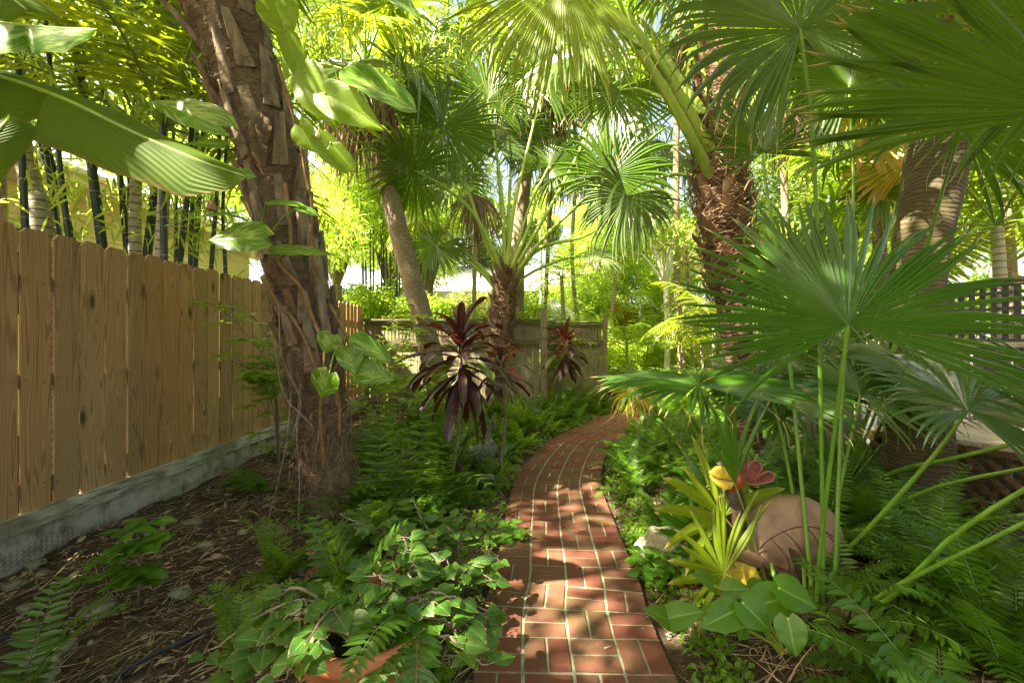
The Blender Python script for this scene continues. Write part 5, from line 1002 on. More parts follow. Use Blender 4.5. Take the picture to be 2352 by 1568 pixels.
FR = [((-1.9, 1.62), 6, .5, dict(W=.024, LL=.11, pairs=17), 'fern', 'fern cut by the bottom left corner of the picture'), ((-1.22, 1.95), 8, .3, dict(pairs=16), 'fern_hi', 'tiny sunlit fern on the leaf litter left of the clay pot'),
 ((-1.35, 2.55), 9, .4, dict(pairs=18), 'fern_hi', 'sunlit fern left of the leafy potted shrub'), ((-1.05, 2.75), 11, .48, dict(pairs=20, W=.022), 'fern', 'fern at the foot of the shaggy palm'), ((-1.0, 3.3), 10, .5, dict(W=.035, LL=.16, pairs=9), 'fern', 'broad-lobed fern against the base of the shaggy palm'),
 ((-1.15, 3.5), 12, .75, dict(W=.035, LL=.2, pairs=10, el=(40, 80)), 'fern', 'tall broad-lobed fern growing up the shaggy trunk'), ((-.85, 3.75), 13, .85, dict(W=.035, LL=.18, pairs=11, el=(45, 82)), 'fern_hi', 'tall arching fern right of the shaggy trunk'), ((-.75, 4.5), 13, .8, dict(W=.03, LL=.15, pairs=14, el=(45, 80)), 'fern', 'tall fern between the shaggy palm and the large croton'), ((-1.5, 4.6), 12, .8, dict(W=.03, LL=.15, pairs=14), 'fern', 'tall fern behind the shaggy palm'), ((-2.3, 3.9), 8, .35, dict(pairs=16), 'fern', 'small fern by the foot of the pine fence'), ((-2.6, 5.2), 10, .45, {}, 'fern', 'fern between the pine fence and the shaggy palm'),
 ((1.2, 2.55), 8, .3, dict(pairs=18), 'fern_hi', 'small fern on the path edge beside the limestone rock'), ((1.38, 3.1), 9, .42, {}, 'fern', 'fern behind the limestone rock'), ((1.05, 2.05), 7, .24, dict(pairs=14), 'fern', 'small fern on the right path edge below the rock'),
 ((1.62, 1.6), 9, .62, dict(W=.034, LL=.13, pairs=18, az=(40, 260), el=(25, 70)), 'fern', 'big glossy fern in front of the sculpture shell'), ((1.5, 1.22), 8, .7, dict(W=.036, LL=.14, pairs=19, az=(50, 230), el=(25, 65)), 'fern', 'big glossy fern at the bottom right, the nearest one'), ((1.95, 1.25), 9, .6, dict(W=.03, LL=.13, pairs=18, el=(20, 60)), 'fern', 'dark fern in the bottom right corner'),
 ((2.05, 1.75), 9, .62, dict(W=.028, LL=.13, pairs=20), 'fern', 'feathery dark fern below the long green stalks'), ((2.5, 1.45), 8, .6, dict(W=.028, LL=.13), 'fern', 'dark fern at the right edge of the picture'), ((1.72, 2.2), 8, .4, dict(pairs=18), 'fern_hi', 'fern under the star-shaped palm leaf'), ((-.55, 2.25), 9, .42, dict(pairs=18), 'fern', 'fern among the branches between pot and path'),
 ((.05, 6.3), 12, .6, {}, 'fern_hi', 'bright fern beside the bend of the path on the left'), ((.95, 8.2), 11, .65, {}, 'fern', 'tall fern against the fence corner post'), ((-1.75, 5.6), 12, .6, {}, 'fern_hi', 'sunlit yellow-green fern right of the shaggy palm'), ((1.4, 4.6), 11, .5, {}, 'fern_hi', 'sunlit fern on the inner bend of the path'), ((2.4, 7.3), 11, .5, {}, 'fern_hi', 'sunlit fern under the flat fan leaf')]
for k, ((x, y), n, L, kw, mt_, lab) in enumerate(FR): fern(lab, at(x, y), n, L, 300+k, mt_, **kw)
fern('fern drooping over the front rim of the clay pot', A(-.4, 1.62, .36), 3, .42, 390, 'fern', W=.03, LL=.1, pairs=17, az=(255, 300), el=(10, 50), droop=1.9)
fern('upright fern growing inside the clay pot', A(-.66, 1.72, .3), 4, .4, 391, 'fern', W=.034, LL=.11, pairs=12, el=(60, 85))

# ------------------------------------------------------------------ red-black crotons
def croton(label, base, bends, n, L, W, seed, spread=.16, red=.3, green=.06, group=None):
    r = random.Random(seed); root = thing('croton', base, label, 'shrub', group); P = catmull([base]+bends, 24); tube(M(), P, np.linspace(.016, .009, 24)*(1 if L > .3 else .7), 8, True, .05).build('stem', MAT['stem_grey'], root, True); top = P[-1]
    for k in range(n):
        f = k/n; el = R_(72-130*f**.8+r.uniform(-10, 10)); a = k*GAM+r.uniform(-.2, .2); d = A(math.cos(a)*math.cos(el), math.sin(a)*math.cos(el), math.sin(el)); b = top-A(0, 0, spread*f)+d*.03; l = L*r.uniform(.75, 1.1)*(.75 if f < .2 else 1)
        m_ = 'croton_red' if (r.random() < red and f < .55 and f > .12) else ('croton_green' if r.random() < green else 'croton'); s = unit(np.cross(d, A(0, 0, 1))); u = unit(np.cross(s, d))
        strap(M(), rachis(b, unit(d+A(0, 0, .25)), l, r.uniform(.7, 2.0), 12), A(0, 0, 1)+A(d[0], d[1], 0)*-.05+A(.01, .02, 0), W*r.uniform(.8, 1.15), .3, 4, .06, seed*30+k).build('leaf', MAT[m_], root, True)
c0 = G(1030, 1132); croton('large croton rosette of long black and red leaves on a thin bare stem, centre left', c0, [D(1048, 1040, 4.0), D(1062, 940, 4.0), D(1060, 830, 3.95), D(1058, 772, 3.95)], 54, .56, .1, 1, .42, .1, .1)
croton('smaller dark croton rosette before the slatted fence panel', G(1268, 948), [D(1285, 890, 8.1), D(1305, 820, 8.0), D(1298, 775, 8.0)], 52, .55, .1, 2, .5, .02, .03)
croton('dark croton rosette half hidden behind the large one', D(1150, 950, 4.6)*A(1, 1, 0)+A(0, 0, 0), [D(1160, 960, 4.6), D(1150, 830, 4.6)], 22, .42, .07, 3, .2, .3, .0)
croton('little dark croton seedling beside the stone goose', G(1052, 1075), [D(1053, 1060, 4.3)], 5, .26, .055, 4, .03, .2, 0)

# ------------------------------------------------------------------ twiggy shrubs and seedlings with separate leaves
def twiggy(name, label, base, stems, n_leaf, L, W, mat, seed, tm='stem_grey', r0=.008, whorl=5, cat='shrub', prof='oval', fork=3, spread=.25, near=None, up=.3):
    """stems: lists of points; every stem forks near its end, whorls of leaves sit on the forks"""
    r = random.Random(seed); root = thing(name, base, label, cat); tm_ = M(); m = M(); g = M()
    for s in stems:
        P = catmull([base]+s, 16); tube(tm_, P, np.linspace(r0, r0*.45, 16), 6)
        for q in range(n_leaf):
            f = r.uniform(.3, 1); p0 = P[int(f*15)]; a = r.uniform(0, 6.28); tip = p0+A(math.cos(a), math.sin(a), r.uniform(-.1, .7))*spread*r.uniform(.3, 1)
            tube(tm_, catmull([p0, (p0+tip)/2+A(0, 0, .02), tip], 5), np.linspace(r0*.45, r0*.2, 5), 5)
            for w in range(whorl):
                b = w*6.28/whorl+r.uniform(-.4, .4); d = unit(A(math.cos(b), math.sin(b), r.uniform(-.25, .35))); l = L*r.uniform(.6, 1.15)
                nrv = unit(A(r.uniform(-.35, .35), r.uniform(-.6, .1), 1)); st = tip+d*.01
                blade(m, st, st+unit(d+A(0, 0, -.1))*l, nrv, W*r.uniform(.8, 1.15), prof, .22, .2, 6 if l > .05 else 4, 4, .03, seed=seed+q*7+w)
    tm_.build('branches', MAT[tm], root); m.build('leaves', MAT[mat], root, True); return root
twiggy('leafy_seedling', 'broad-leaved seedling standing in the leaf litter near the pine fence', G(318, 1392), [[D(318, 1290, 2.25), D(312, 1195, 2.25)], [D(322, 1300, 2.25), D(300, 1240, 2.2)]], 6, .13, .06, 'seedling', 21, 'stem_grey', .005, 6, 'seedling', spread=.07)
twiggy('leafy_seedling', 'smaller seedling with few leaves in front of the pine fence footing', G(250, 1385), [[D(245, 1340, 2.25), D(236, 1300, 2.25)]], 4, .09, .045, 'seedling', 22, 'stem_grey', .004, 4, 'seedling', spread=.08)
twiggy('climbing_shrub', 'thin twiggy shrub with bright leaf whorls leaning against the pine fence', D(640, 1130, 3.9)*A(1, 1, 0), [[D(640, 1000, 4.0), D(620, 850, 4.1), D(560, 760, 4.1), D(500, 700, 4.1)], [D(630, 950, 4.0), D(590, 860, 4.0), D(535, 830, 4.0)], [D(640, 1000, 4.0), D(625, 800, 4.1), D(560, 700, 4.1)], [D(630, 900, 4.0), D(600, 870, 3.8)]], 16, .13, .055, 'broad', 23, whorl=6, spread=.22, r0=.009)
twiggy('small_leaf_shrub', 'open shrub with small pointed leaves before the weathered fence', G(895, 985)*A(1, 1, 0), [[D(897, 900, 6.6), D(900, 830, 6.6), D(905, 790, 6.6)], [D(930, 900, 6.6), D(950, 850, 6.5)], [D(880, 920, 6.6), D(850, 880, 6.5)], [D(940, 930, 6.4), D(990, 900, 6.4), D(1010, 860, 6.4)], [D(860, 930, 6.3), D(840, 860, 6.2)], [D(960, 940, 6.2), D(975, 880, 6.1)]], 26, .14, .055, 'broad', 24, spread=.42, r0=.006)
twiggy('small_leaf_shrub', 'taller loose shrub rising past the fence rail left of the leaning palm', G(925, 960), [[D(915, 860, 7.6), D(905, 760, 7.6), D(900, 700, 7.6)], [D(925, 800, 7.6), D(945, 740, 7.6)]], 28, .15, .06, 'broad', 25, spread=.5)
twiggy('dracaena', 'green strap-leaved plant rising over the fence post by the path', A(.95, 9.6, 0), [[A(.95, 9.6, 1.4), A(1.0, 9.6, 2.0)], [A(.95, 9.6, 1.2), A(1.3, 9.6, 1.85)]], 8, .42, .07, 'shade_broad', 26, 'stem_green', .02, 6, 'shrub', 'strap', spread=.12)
for k, (x, y, lab) in enumerate(((1500, 1335, 'small leafy weed under the limestone rock'), (1530, 1300, 'low weed with ribbed leaves on the right path edge'), (985, 1130, 'small heart-leaved plant below the large croton'), (1165, 1240, 'leafy sprig touching the left path edge'), (560, 1110, 'grassy tuft at the foot of the pine fence'), (2010, 1270, 'low creeping weed between the long stalks'))):
    b = G(x, y); twiggy('low_weed', lab, b, [[b+A(0, 0, .06), b+A(.05, -.03, .14)], [b+A(.06, 0, .05), b+A(.12, -.05, .09)], [b+A(-.08, 0, .05), b+A(-.12, .02, .1)]], 5, .075, .045, 'seedling', 40+k, 'stem_green', .003, 5, 'plant', spread=.1)

# arrow-leaved plant in the sun patch on the right
root = thing('arrowhead_plant', G(1790, 1500), 'plant with large glossy arrow-shaped leaves catching a patch of sun beside the path', 'plant')
for k, (b, t, w, nr, d) in enumerate((((1640, 1345), (1592, 1315), 50, (0, -.5, .9), 1.95), ((1662, 1352), (1728, 1352), 44, (0, -.6, .8), 1.95), ((1722, 1352), (1768, 1342), 44, (0, -.5, .9), 2.0), ((1690, 1400), (1610, 1440), 62, (.2, -.7, .7), 1.8), ((1706, 1384), (1772, 1450), 70, (-.2, -.6, .8), 1.8), ((1800, 1372), (1690, 1405), 74, (.1, -.7, .7), 1.85), ((1530, 1420), (1620, 1400), 60, (0, -.5, .9), 1.85), ((1545, 1430), (1480, 1395), 50, (0, -.5, .9), 1.85), ((1705, 1440), (1700, 1468), 34, (0, -.8, .6), 1.85), ((1790, 1350), (1880, 1395), 80, (.1, -.6, .8), 1.85), ((1810, 1420), (1830, 1510), 60, (-.4, -.8, .3), 1.7))):
    bb, tt = D(*b, d), D(*t, d-.05); bb[2] = max(bb[2], .1); tt[2] = max(tt[2], .06); o = blade(M(), bb, tt, A(*nr), w/980*d*1.1, 'heart', .22, .12, 12, 10, .02, seed=k+80).build('leaf', MAT['seedling'], root, True)
    s = G(1790+k*4, 1500); tube(M(), catmull([s, (s+bb)/2+A(0, .03, .05), bb], 9), .005, 6).build('stalk', MAT['petiole'], o, True)

# ------------------------------------------------------------------ clay pot with its shrub
pc = A(-.56, 1.66, 0); root = thing('clay_pot', pc, 'large terracotta pot with a thick rolled rim at the bottom of the picture', 'plant pot')
prof = [(.0, .17), (.03, .18), (.2, .225), (.29, .245), (.3, .262), (.315, .272), (.335, .276), (.355, .272), (.365, .262), (.362, .246), (.34, .238), (.28, .228), (.24, .22)]
m = M(); sd = 56; V = [(pc[0]+r_*math.cos(a*6.2832/sd), pc[1]+r_*math.sin(a*6.2832/sd), z) for z, r_ in prof for a in range(sd)]
i = np.arange(len(prof)-1)[:, None]; j = np.arange(sd)[None]; m.add(V, np.stack([i*sd+j, i*sd+(j+1) % sd, (i+1)*sd+(j+1) % sd, (i+1)*sd+j], -1).reshape(-1, 4)); m.build('body', MAT['terracotta'], root, True)
m = M(); m.add([(pc[0]+.225*math.cos(a*6.2832/sd), pc[1]+.225*math.sin(a*6.2832/sd), .26) for a in range(sd)]+[(pc[0], pc[1], .275)], None, [[a, (a+1) % sd, sd] for a in range(sd)]); m.build('potting_soil', MAT['soil'], root)
# a second, tipped pot behind
root = thing('clay_pot', (-.62, 2.0, 0), 'second terracotta pot mostly hidden by leaves behind the first', 'plant pot'); m = M(); prof2 = [(.0, .1), (.2, .15), (.22, .165), (.27, .168), (.27, .15), (.2, .14)]
V = [(-.62+r_*math.cos(a*6.2832/sd), 2.03+r_*math.sin(a*6.2832/sd), z) for z, r_ in prof2 for a in range(sd)]; i = np.arange(len(prof2)-1)[:, None]
m.add(V, np.stack([i*sd+j, i*sd+(j+1) % sd, (i+1)*sd+(j+1) % sd, (i+1)*sd+j], -1).reshape(-1, 4)); m.build('body', MAT['terracotta'], root, True)
def spray(name, label, base, targets, L, W, mat, seed, r0=.008, per=7):
    """arching woody branches that end at the given points, broad leaves in pairs along them"""
    r = random.Random(seed); root = thing(name, base, label, 'shrub'); tm_ = M(); m = M(); c = 0
    for t in targets:
        t = np.asarray(t, float); mid = (base+t)/2+A(r.uniform(-.06, .06), r.uniform(-.06, .06), r.uniform(.04, .16)); P = catmull([base+A(r.uniform(-.05, .05), r.uniform(-.05, .05), 0), mid, t], 22); P += rng.normal(0, .0035, P.shape)
        tube(tm_, P, np.linspace(r0, r0*.3, 22), 6)
        for q in range(per):
            f = .42+.58*(q+1)/per; p0 = P[min(21, int(f*21))]
            for sg in (-1, 1):
                a = r.uniform(0, 6.28); d = unit(A(math.cos(a), math.sin(a)-.25, r.uniform(-.35, .15))); s = p0+d*r.uniform(.015, .04); l = L*r.uniform(.6, 1.15)
                tube(tm_, [p0, (p0+s)/2, s], .0016, 4, False); blade(m, s, s+d*l, unit(A(r.uniform(-.4, .4), r.uniform(-.7, 0), 1)), W*r.uniform(.8, 1.1)*l/L, 'ovate', .18, .15, 7, 6, .03, seed=seed+c); c += 1
    tm_.build('branches', MAT['stem_grey'], root); m.build('leaves', MAT[mat], root, True); return root
T_ = []
rr_ = random.Random(77)
for (x, y, d) in ((480, 1490, 1.55), (560, 1530, 1.45), (640, 1450, 1.55), (700, 1500, 1.35), (600, 1400, 1.75), (780, 1330, 1.7), (850, 1300, 1.75), (905, 1340, 1.55), (950, 1290, 1.75), (1000, 1380, 1.6), (1060, 1430, 1.6), (1120, 1400, 1.75), (1150, 1430, 1.75), (1090, 1500, 1.55), (1120, 1530, 1.5), (820, 1380, 1.6), (740, 1390, 1.6), (880, 1370, 1.6), (690, 1350, 1.8), (520, 1560, 1.4), (930, 1230, 2.0), (1030, 1280, 1.9), (660, 1550, 1.3)):
    p = D(x, y, d); p[2] = max(p[2], .08); T_.append(p)
spray('potted_shrub', 'woody shrub with broad oval leaves spilling out of the terracotta pot', pc+A(0, 0, .27), T_, .085, .075, 'boug', 5, per=7)
T_ = []
for (x, y, d) in ((780, 1180, 2.6), (830, 1200, 2.5), (890, 1190, 2.5), (930, 1230, 2.3), (1000, 1260, 2.3), (1060, 1180, 2.5), (1110, 1190, 2.5), (1150, 1220, 2.4), (1140, 1280, 2.25), (1080, 1310, 2.1), (1030, 1210, 2.4), (1130, 1330, 2.1), (950, 1150, 2.7), (870, 1260, 2.2)):
    p = D(x, y, d); p[2] = max(p[2], .1); T_.append(p)
spray('rambling_shrub', 'rambling grey-branched shrub between the clay pot and the brick path', at(-.32, 2.45), T_, .085, .072, 'boug', 9, r0=.01, per=7)

# ------------------------------------------------------------------ stone goose, stone lump, rooster sculpture
root = thing('stone_goose', G(1105, 1072)*A(1, 1, 0), 'grey cast-stone goose with a raised neck standing among the ferns', 'garden statue')
dd = 4.72; gs = lambda x, y, o=0: D(x, y, dd+o); m = M()
tube(m, catmull([gs(1070, 1042), gs(1078, 1040), gs(1090, 1040), gs(1104, 1041), gs(1116, 1040), gs(1124, 1034), gs(1125, 1022), gs(1122, 1008), gs(1122, 996), gs(1126, 984), gs(1130, 974), gs(1133, 968)], 60), np.interp(np.linspace(0, 1, 60), [0, .08, .2, .36, .5, .58, .66, .8, .9, .95, 1], [.02, .05, .09, .105, .09, .06, .038, .03, .034, .045, .02]), 20, True, .02)
m.build('body', MAT['cast_stone'], root, True)
tube(M(), [gs(1130, 976), gs(1135, 981), gs(1139, 986)], [.018, .012, .004], 8).build('beak', MAT['cast_stone'], root)
a = np.linspace(0, 15, 70); sp = np.stack([D(1101, 1041, dd)[0]+(.1-.0062*a)*np.cos(a), np.full(70, dd-.098)+.0*a-.0012*a, D(1101, 1041, dd)[2]+(.085-.0052*a)*np.sin(a)], 1); tube(M(), sp, .009, 6).build('wing', MAT['cast_stone'], root, True)
tube(M(), [(D(1105, 1060, dd)[0], dd, 0), (D(1105, 1060, dd)[0], dd, .08)], [.07, .05], 12).build('foot', MAT['cast_stone'], root)
root = thing('stone_ornament', G(1118, 1118)*A(1, 1, 0), 'low rounded grey stone ornament lying in front of the goose', 'garden statue'); c = G(1118, 1118)+A(0, 0, .05)
tube(M(), catmull([c-A(.1, 0, 0), c-A(.05, 0, -.01), c, c+A(.05, 0, .02), c+A(.08, 0, .03)], 20), np.interp(np.linspace(0, 1, 20), [0, .2, .5, .8, 1], [.02, .06, .075, .06, .03]), 14, True, .04).build('body', MAT['cast_stone'], root, True)
for k in range(4): tube(M(), [c+A(.085*math.cos(q), -.06-.012*k, .075*math.sin(q)+.01) for q in np.linspace(.2, 2.4, 10)], .006, 5).build('ridge', MAT['cast_stone'], root, True)

def plate(px_, d, th=.02, dome=0.0, tilt=0.0):
    """a cut-out plate with a rounded face: outline in picture points, at its own distance and thickness"""
    P = np.array([D(x, y, d) for x, y in px_]); c = P.mean(0); n = len(P); Vv = []; lay = [(1, th/2), (1, -th/2), (.93, -th/2-dome*.35), (.7, -th/2-dome*.8), (.35, -th/2-dome)]
    m = M()
    for s, oy in lay: Q = c+(P-c)*s; Q = Q.copy(); Q[:, 1] = d+oy+(Q[:, 0]-c[0])*tilt; Vv.append(Q)
    Vv = np.concatenate(Vv+[[c+A(0, -th/2-dome*1.05, 0)], [c+A(0, th/2, 0)]]); q = [[k*n+i, k*n+(i+1) % n, (k+1)*n+(i+1) % n, (k+1)*n+i] for k in range(4) for i in range(n)]
    t = [[4*n+i, 4*n+(i+1) % n, 5*n] for i in range(n)]+[[(i+1) % n, i, 5*n+1] for i in range(n)]; return m.add(Vv, q, t)
def arc(cx, cy_, rx, ry, a0, a1, n=20): return [(cx+rx*math.cos(R_(a)), cy_-ry*math.sin(R_(a))) for a in np.linspace(a0, a1, n)]
root = thing('rooster_sculpture', G(1760, 1350)*A(1, 1, 0), 'painted rooster sculpture with yellow beak, scalloped red comb, black neck and round brown body', 'garden sculpture'); d0 = 2.42
BC = D(1822, 1232, d0); rx, rz = 113/980*d0, 92/980*d0
def lens(x, z, lift=0): q = np.clip(1-((x-BC[0])/rx)**2-((z-BC[2])/rz)**2, 0, 1); return BC[1]-.1*q**.6-lift
m = M(); gr = np.linspace(0, 1, 15); ga = np.arange(48)*2*math.pi/48; Vb = []
for q in gr: x = BC[0]+rx*q**.8*np.cos(ga); z = BC[2]+rz*q**.8*np.sin(ga); Vb.append(np.stack([x, lens(x, z)+.004*np.sin(9*ga+q*4)*q, z], 1))
Vb += [Vb[-1]+A(0, .05, 0), Vb[0]+A(0, .13, 0)]; i = np.arange(16)[:, None]; j = np.arange(48)[None]; m.add(np.array(Vb), np.stack([i*48+j, (i+1)*48+j, (i+1)*48+(j+1) % 48, i*48+(j+1) % 48], -1).reshape(-1, 4)); m.build('body', MAT['tan_plate'], root, True)
def seam(l, w=.0035): Q = np.array([D(x, y, d0) for x, y in l]); Q = catmull(Q, 30); Q[:, 1] = lens(Q[:, 0], Q[:, 2], .0005); tube(M(), Q, w, 5).build('seam', MAT['black_paint'], root, True)
for l in ([(1722, 1262), (1752, 1222), (1800, 1196), (1850, 1196), (1900, 1222)], [(1776, 1202), (1800, 1226), (1822, 1262), (1826, 1300)], [(1752, 1222), (1785, 1262), (1798, 1300)], [(1828, 1194), (1850, 1226), (1862, 1270), (1860, 1310)], [(1868, 1202), (1900, 1240), (1912, 1280)], [(1730, 1262), (1760, 1284), (1800, 1300)]): seam(l)
o = plate([(1812, 1258), (1826, 1262), (1846, 1290), (1850, 1312), (1832, 1316), (1822, 1290)], d0-.1, .012, .0); o.build('shadow_gap', MAT['black_paint'], root)  # solid black wedge, the shade of the tail cut put into colour
plate([(1706, 1262), (1710, 1225), (1720, 1200), (1734, 1192), (1740, 1240), (1735, 1290), (1716, 1292)], d0-.02, .03, .02).build('chest', MAT['brown_wood'], root)
tube(M(), catmull([D(1735, 1285, d0), D(1700, 1262, d0-.02), D(1688, 1240, d0-.04)], 10), [.05, .055, .06, .06, .06, .06, .055, .05, .045, .04], 12).build('shoulder', MAT['brown_wood'], root, True)
tube(M(), catmull([D(1690, 1268, d0-.05), D(1692, 1220, d0-.05), D(1686, 1170, d0-.06), D(1680, 1120, d0-.06)], 16), np.interp(np.linspace(0, 1, 16), [0, .3, .7, 1], [.03, .048, .062, .05]), 16, True).build('neck', MAT['black_paint'], root, True)
tube(M(), catmull([D(1672, 1122, d0-.08), D(1682, 1105, d0-.08), D(1696, 1092, d0-.07), D(1712, 1078, d0-.06)], 12), [.03, .045, .052, .056, .056, .055, .052, .048, .042, .036, .028, .018], 16).build('head', MAT['orange_paint'], root, True)
plate([(1630, 1086), (1646, 1072), (1664, 1070), (1680, 1080), (1688, 1092), (1682, 1102), (1660, 1098), (1640, 1094)], d0-.16, .03, .004).build('beak', MAT['yellow_paint'], root, True)
plate([(1630, 1092), (1656, 1099), (1684, 1106), (1676, 1120), (1660, 1124), (1644, 1112)], d0-.15, .03, .004).build('beak', MAT['yellow_paint'], root, True)
comb = [(1702, 1100), (1690, 1086)]+arc(1706, 1058, 14, 17, 190, 0, 9)+[(1716, 1084)]+arc(1735, 1074, 15, 17, 160, 0, 9)+[(1738, 1096)]+arc(1765, 1094, 14, 12, 120, -70, 9)+[(1742, 1112), (1722, 1112)]
cb = plate(comb, d0-.1, .02, .002).build('comb', MAT['red_paint'], root)
tube(M(), np.array([D(x, y, d0-.112) for x, y in comb+comb[:1]]), .0035, 5, False).build('rim', MAT['tan_plate'], cb, True)
c = D(1661, 1068, d0-.1); tube(M(), [c-A(.03, 0, 0), c+A(.0, 0, .012), c+A(.03, 0, 0)], [.012, .024, .012], 10).build('eye', MAT['black_paint'], root, True)
plate([(1652, 1268), (1672, 1258), (1684, 1290), (1672, 1302), (1655, 1292)], d0-.1, .03, .01).build('wattle', MAT['orange_paint'], root)
plate([(1640, 1330), (1668, 1290), (1700, 1288), (1732, 1300), (1752, 1340), (1742, 1372), (1690, 1368), (1650, 1360)], d0-.04, .03, .03).build('foot', MAT['yellow_paint'], root)

# ------------------------------------------------------------------ rocks, stones, hose, litter
def rock(name, label, c, s, seed, group=None, cat='rock', rough=.28, res=22):
    r = np.random.default_rng(seed); th = np.linspace(0, math.pi, res); ph = np.linspace(0, 2*math.pi, res*2, endpoint=False); T2, P2 = np.meshgrid(th, ph, indexing='ij'); v = np.stack([np.sin(T2)*np.cos(P2), np.sin(T2)*np.sin(P2), np.cos(T2)], -1); R2 = np.ones(T2.shape)
    for k in range(26): w = unit(r.normal(size=3)); fr = r.uniform(1.5, 9); R2 += rough/fr*.42*np.sin(fr*(v@w)*2+r.uniform(0, 6))
    v = np.sign(v)*np.abs(v)**.85*R2[..., None]*np.array(s); n2 = res*2; i = np.arange(res-1)[:, None]; j = np.arange(n2)[None]; q = np.stack([i*n2+j, (i+1)*n2+j, (i+1)*n2+(j+1) % n2, i*n2+(j+1) % n2], -1).reshape(-1, 4)
    o = M().add(v.reshape(-1, 3), q).build(name, MAT['rock'], None, res < 20); o.location = tuple(c); return tag(o, label, cat, group)
rock('limestone_rock', 'big pitted limestone rock on the right edge of the brick path', G(1520, 1300)+A(.02, .05, .06), (.15, .12, .13), 3, rough=.34, res=44)
for k, (x, y, s, lab) in enumerate(((78, 1300, .05, 'pale stone under the flaking board at the left edge'), (95, 1322, .035, 'small pale stone next to the pale stone by the board'), (30, 1350, .055, 'mossy stone at the left edge of the picture'), (222, 1408, .075, 'mossy stone behind the seedling stem, half buried'), (412, 1365, .05, 'grey stone in the litter below the seedling'), (118, 1510, .085, 'rough stone beside the bottom left fern'), (470, 1255, .05, 'grey stone right of the seedling'), (100, 1560, .05, 'yellowish stone at the very bottom left'), (350, 1232, .055, 'rounded stone behind the seedling'), (442, 1205, .06, 'flat stone farther along the litter'), (560, 1225, .045, 'stone by the foot of the shaggy palm'), (620, 1150, .05, 'pale stone near the black hose end'), (60, 1400, .04, 'broken stone above the bottom left fern'))):
    g = G(x, y); rock('stone', lab, g+A(0, 0, s*.2), (s, s*.8, s*.55), 50+k, 'stones in the leaf litter', 'stone', res=16)
for k, (pts, lab) in enumerate((([(240, 1590), (266, 1562), (350, 1512), (428, 1476), (500, 1444), (575, 1416), (640, 1380)], 'black irrigation hose lying across the litter at the bottom left'), ([(-40, 1480), (60, 1462), (120, 1440), (200, 1400)], 'second black hose behind the bottom left fern'), ([(500, 1182), (545, 1160), (590, 1126), (640, 1105)], 'thin black hose in front of the fence footing'))):
    tag(tube(M(), catmull([G(x, y)*A(1, 1, 0)+A(0, 0, .016) for x, y in pts], 50), .011, 10).build('hose', MAT['rubber'], None, True), lab, 'hose', 'black hoses on the ground')
def gpts(n, box, seed, dmin=.47):
    r = np.random.default_rng(seed); x = r.uniform(box[0], box[1], n); y = r.uniform(box[2], box[3], n); d = np.concatenate([path_dist(x[i:i+2000], y[i:i+2000]) for i in range(0, n, 2000)]); k = d > dmin; x, y = x[k], y[k]; return np.stack([x, y, gz(x, y)], 1)
m = M(); p = gpts(24000, (-3.05, 2.6, .9, 4.8), 3); n = len(p); dirs = np.stack([np.cos(a_ := rng.normal(.5, .9, n)), np.sin(a_), rng.normal(.05, .16, n)], 1)
ribbons(m, p+A(0, 0, .008)+rng.uniform(0, .016, (n, 1))*A(0, 0, 1), dirs, rng.uniform(.03, .22, n), rng.uniform(.002, .008, n), rng.normal(0, .35, (n, 3)), 4)
p = gpts(5000, (-3.05, 3.2, 4.8, 9), 4); n = len(p); a_ = rng.uniform(0, 6.28, n); ribbons(m, p+A(0, 0, .012), np.stack([np.cos(a_), np.sin(a_), rng.normal(.05, .15, n)], 1), rng.uniform(.05, .22, n), rng.uniform(.004, .014, n), rng.normal(0, .35, (n, 3)), 4)
p = gpts(2600, (-3.05, 3.2, .9, 9), 6); n = len(p); a_ = rng.uniform(0, 6.28, n); leaves(m, p+A(0, 0, .015), np.stack([np.cos(a_), np.sin(a_), rng.normal(.05, .2, n)], 1), rng.normal(0, .35, (n, 3))+A(0, 0, 1), rng.uniform(.04, .16, n), rng.uniform(.015, .035, n), .5, bend=.2)
tag(m.build('leaf_litter', MAT['litter']), kind='stuff')
m = M(); p = gpts(5200, (-3.08, 2.4, .95, 5.5), 8); w = (p[:, 0] < -.9) | (rng.random(len(p)) < .25); p = p[w]; n = len(p); s = np.exp(rng.normal(-5.0, .5, n))
v8 = unit(np.array([[x, y, z] for z in (-1, 1) for y in (-1, 1) for x in (-1, 1)], float)); o6 = np.array([[1, 0, 0], [-1, 0, 0], [0, 1, 0], [0, -1, 0], [0, 0, 1], [0, 0, -1]], float)
V = p[:, None]+A(0, 0, .004)+o6[None]*s[:, None, None]*rng.uniform(.6, 1.4, (n, 6, 1))*A(1, .8, .6); b = np.arange(n)[:, None]*6
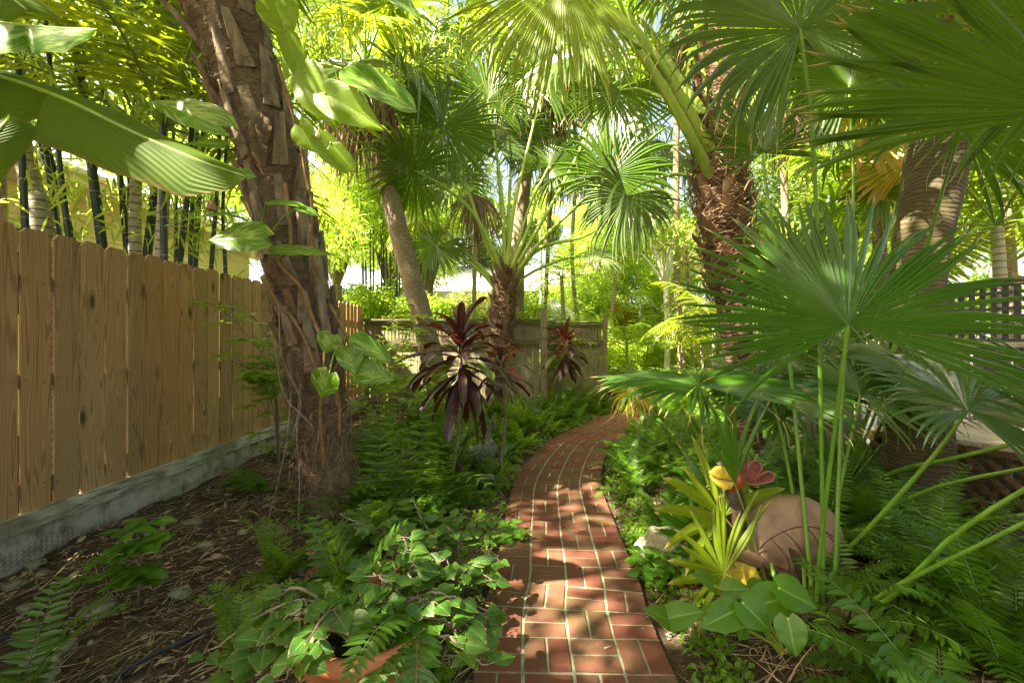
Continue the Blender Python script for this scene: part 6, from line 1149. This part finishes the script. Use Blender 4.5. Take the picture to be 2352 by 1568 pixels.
tri = np.concatenate([b+np.array(t) for t in ((0, 2, 4), (2, 1, 4), (1, 3, 4), (3, 0, 4), (2, 0, 5), (1, 2, 5), (3, 1, 5), (0, 3, 5))]); m.add(V, None, tri); tag(m.build('pebbles', MAT['pebble']), kind='stuff')
# a few fallen bits on the bricks
m = M(); p = np.array([[*on_path(s, t), .034] for s, t in zip(rng.uniform(2.2, 11, 110), np.sign(rng.normal(size=110))*(.43-abs(rng.normal(0, .14, 110)).clip(0, .4)))]); ribbons(m, p, rng.normal(size=(110, 3))*A(1, 1, .03), rng.uniform(.02, .1, 110), rng.uniform(.002, .009, 110), rng.normal(0, .4, (110, 3))*A(1, 1, .1), 5); tag(m.build('fallen_bits', MAT['litter']), kind='stuff')
# low ground cover along the path edges
m = M(); cs = []
for k in range(420):
    s = rng.uniform(2.2, 11); t = rng.choice([-1, 1])*rng.uniform(.47, .72); x, y = on_path(s, t); cs.append((x, y, .03))
cloud(m, cs, [(.06, .06, .06)], 9000, .042, .024, seed=6, up=.8); tag(m.build('ground_cover', MAT['fern_hi']), kind='stuff')
# aerial roots and thin twigs by the shaggy palm
root = thing('thin_vine', D(605, 1190, 3.3)*A(1, 1, 0), 'thin brown bare vines hanging from the shaggy palm to the ground', 'vine')
for pts in ([(668, 900), (660, 1000), (640, 1100), (615, 1200), (598, 1300)], [(690, 880), (682, 1000), (688, 1100), (685, 1200)], [(630, 780), (650, 900), (700, 960), (720, 980)], [(640, 700), (648, 820), (690, 920), (672, 1000)]):
    tube(M(), catmull([D(x, y, 3.35 if y < 1150 else min(3.35, 1382/(y-784))) for x, y in pts], 20), .006, 6, True, .08).build('stem', MAT['stem_grey'], root, True)
t = thing('hanging_bell', D(486, 466, 4.6), 'small pinkish clay bell hanging by a wire beside the bamboo', 'bell'); c = D(486, 470, 4.6); tube(M(), [c+A(0, 0, .06), c+A(0, 0, .03), c-A(0, 0, .02), c-A(0, 0, .06)], [.01, .03, .045, .05], 14).build('body', MAT['pink_clay'], t, True); tube(M(), [c+A(0, 0, .06), c+A(.01, 0, .4), c+A(.02, 0, 1.1)], .003, 5).build('wire', MAT['steel_dark'], t)
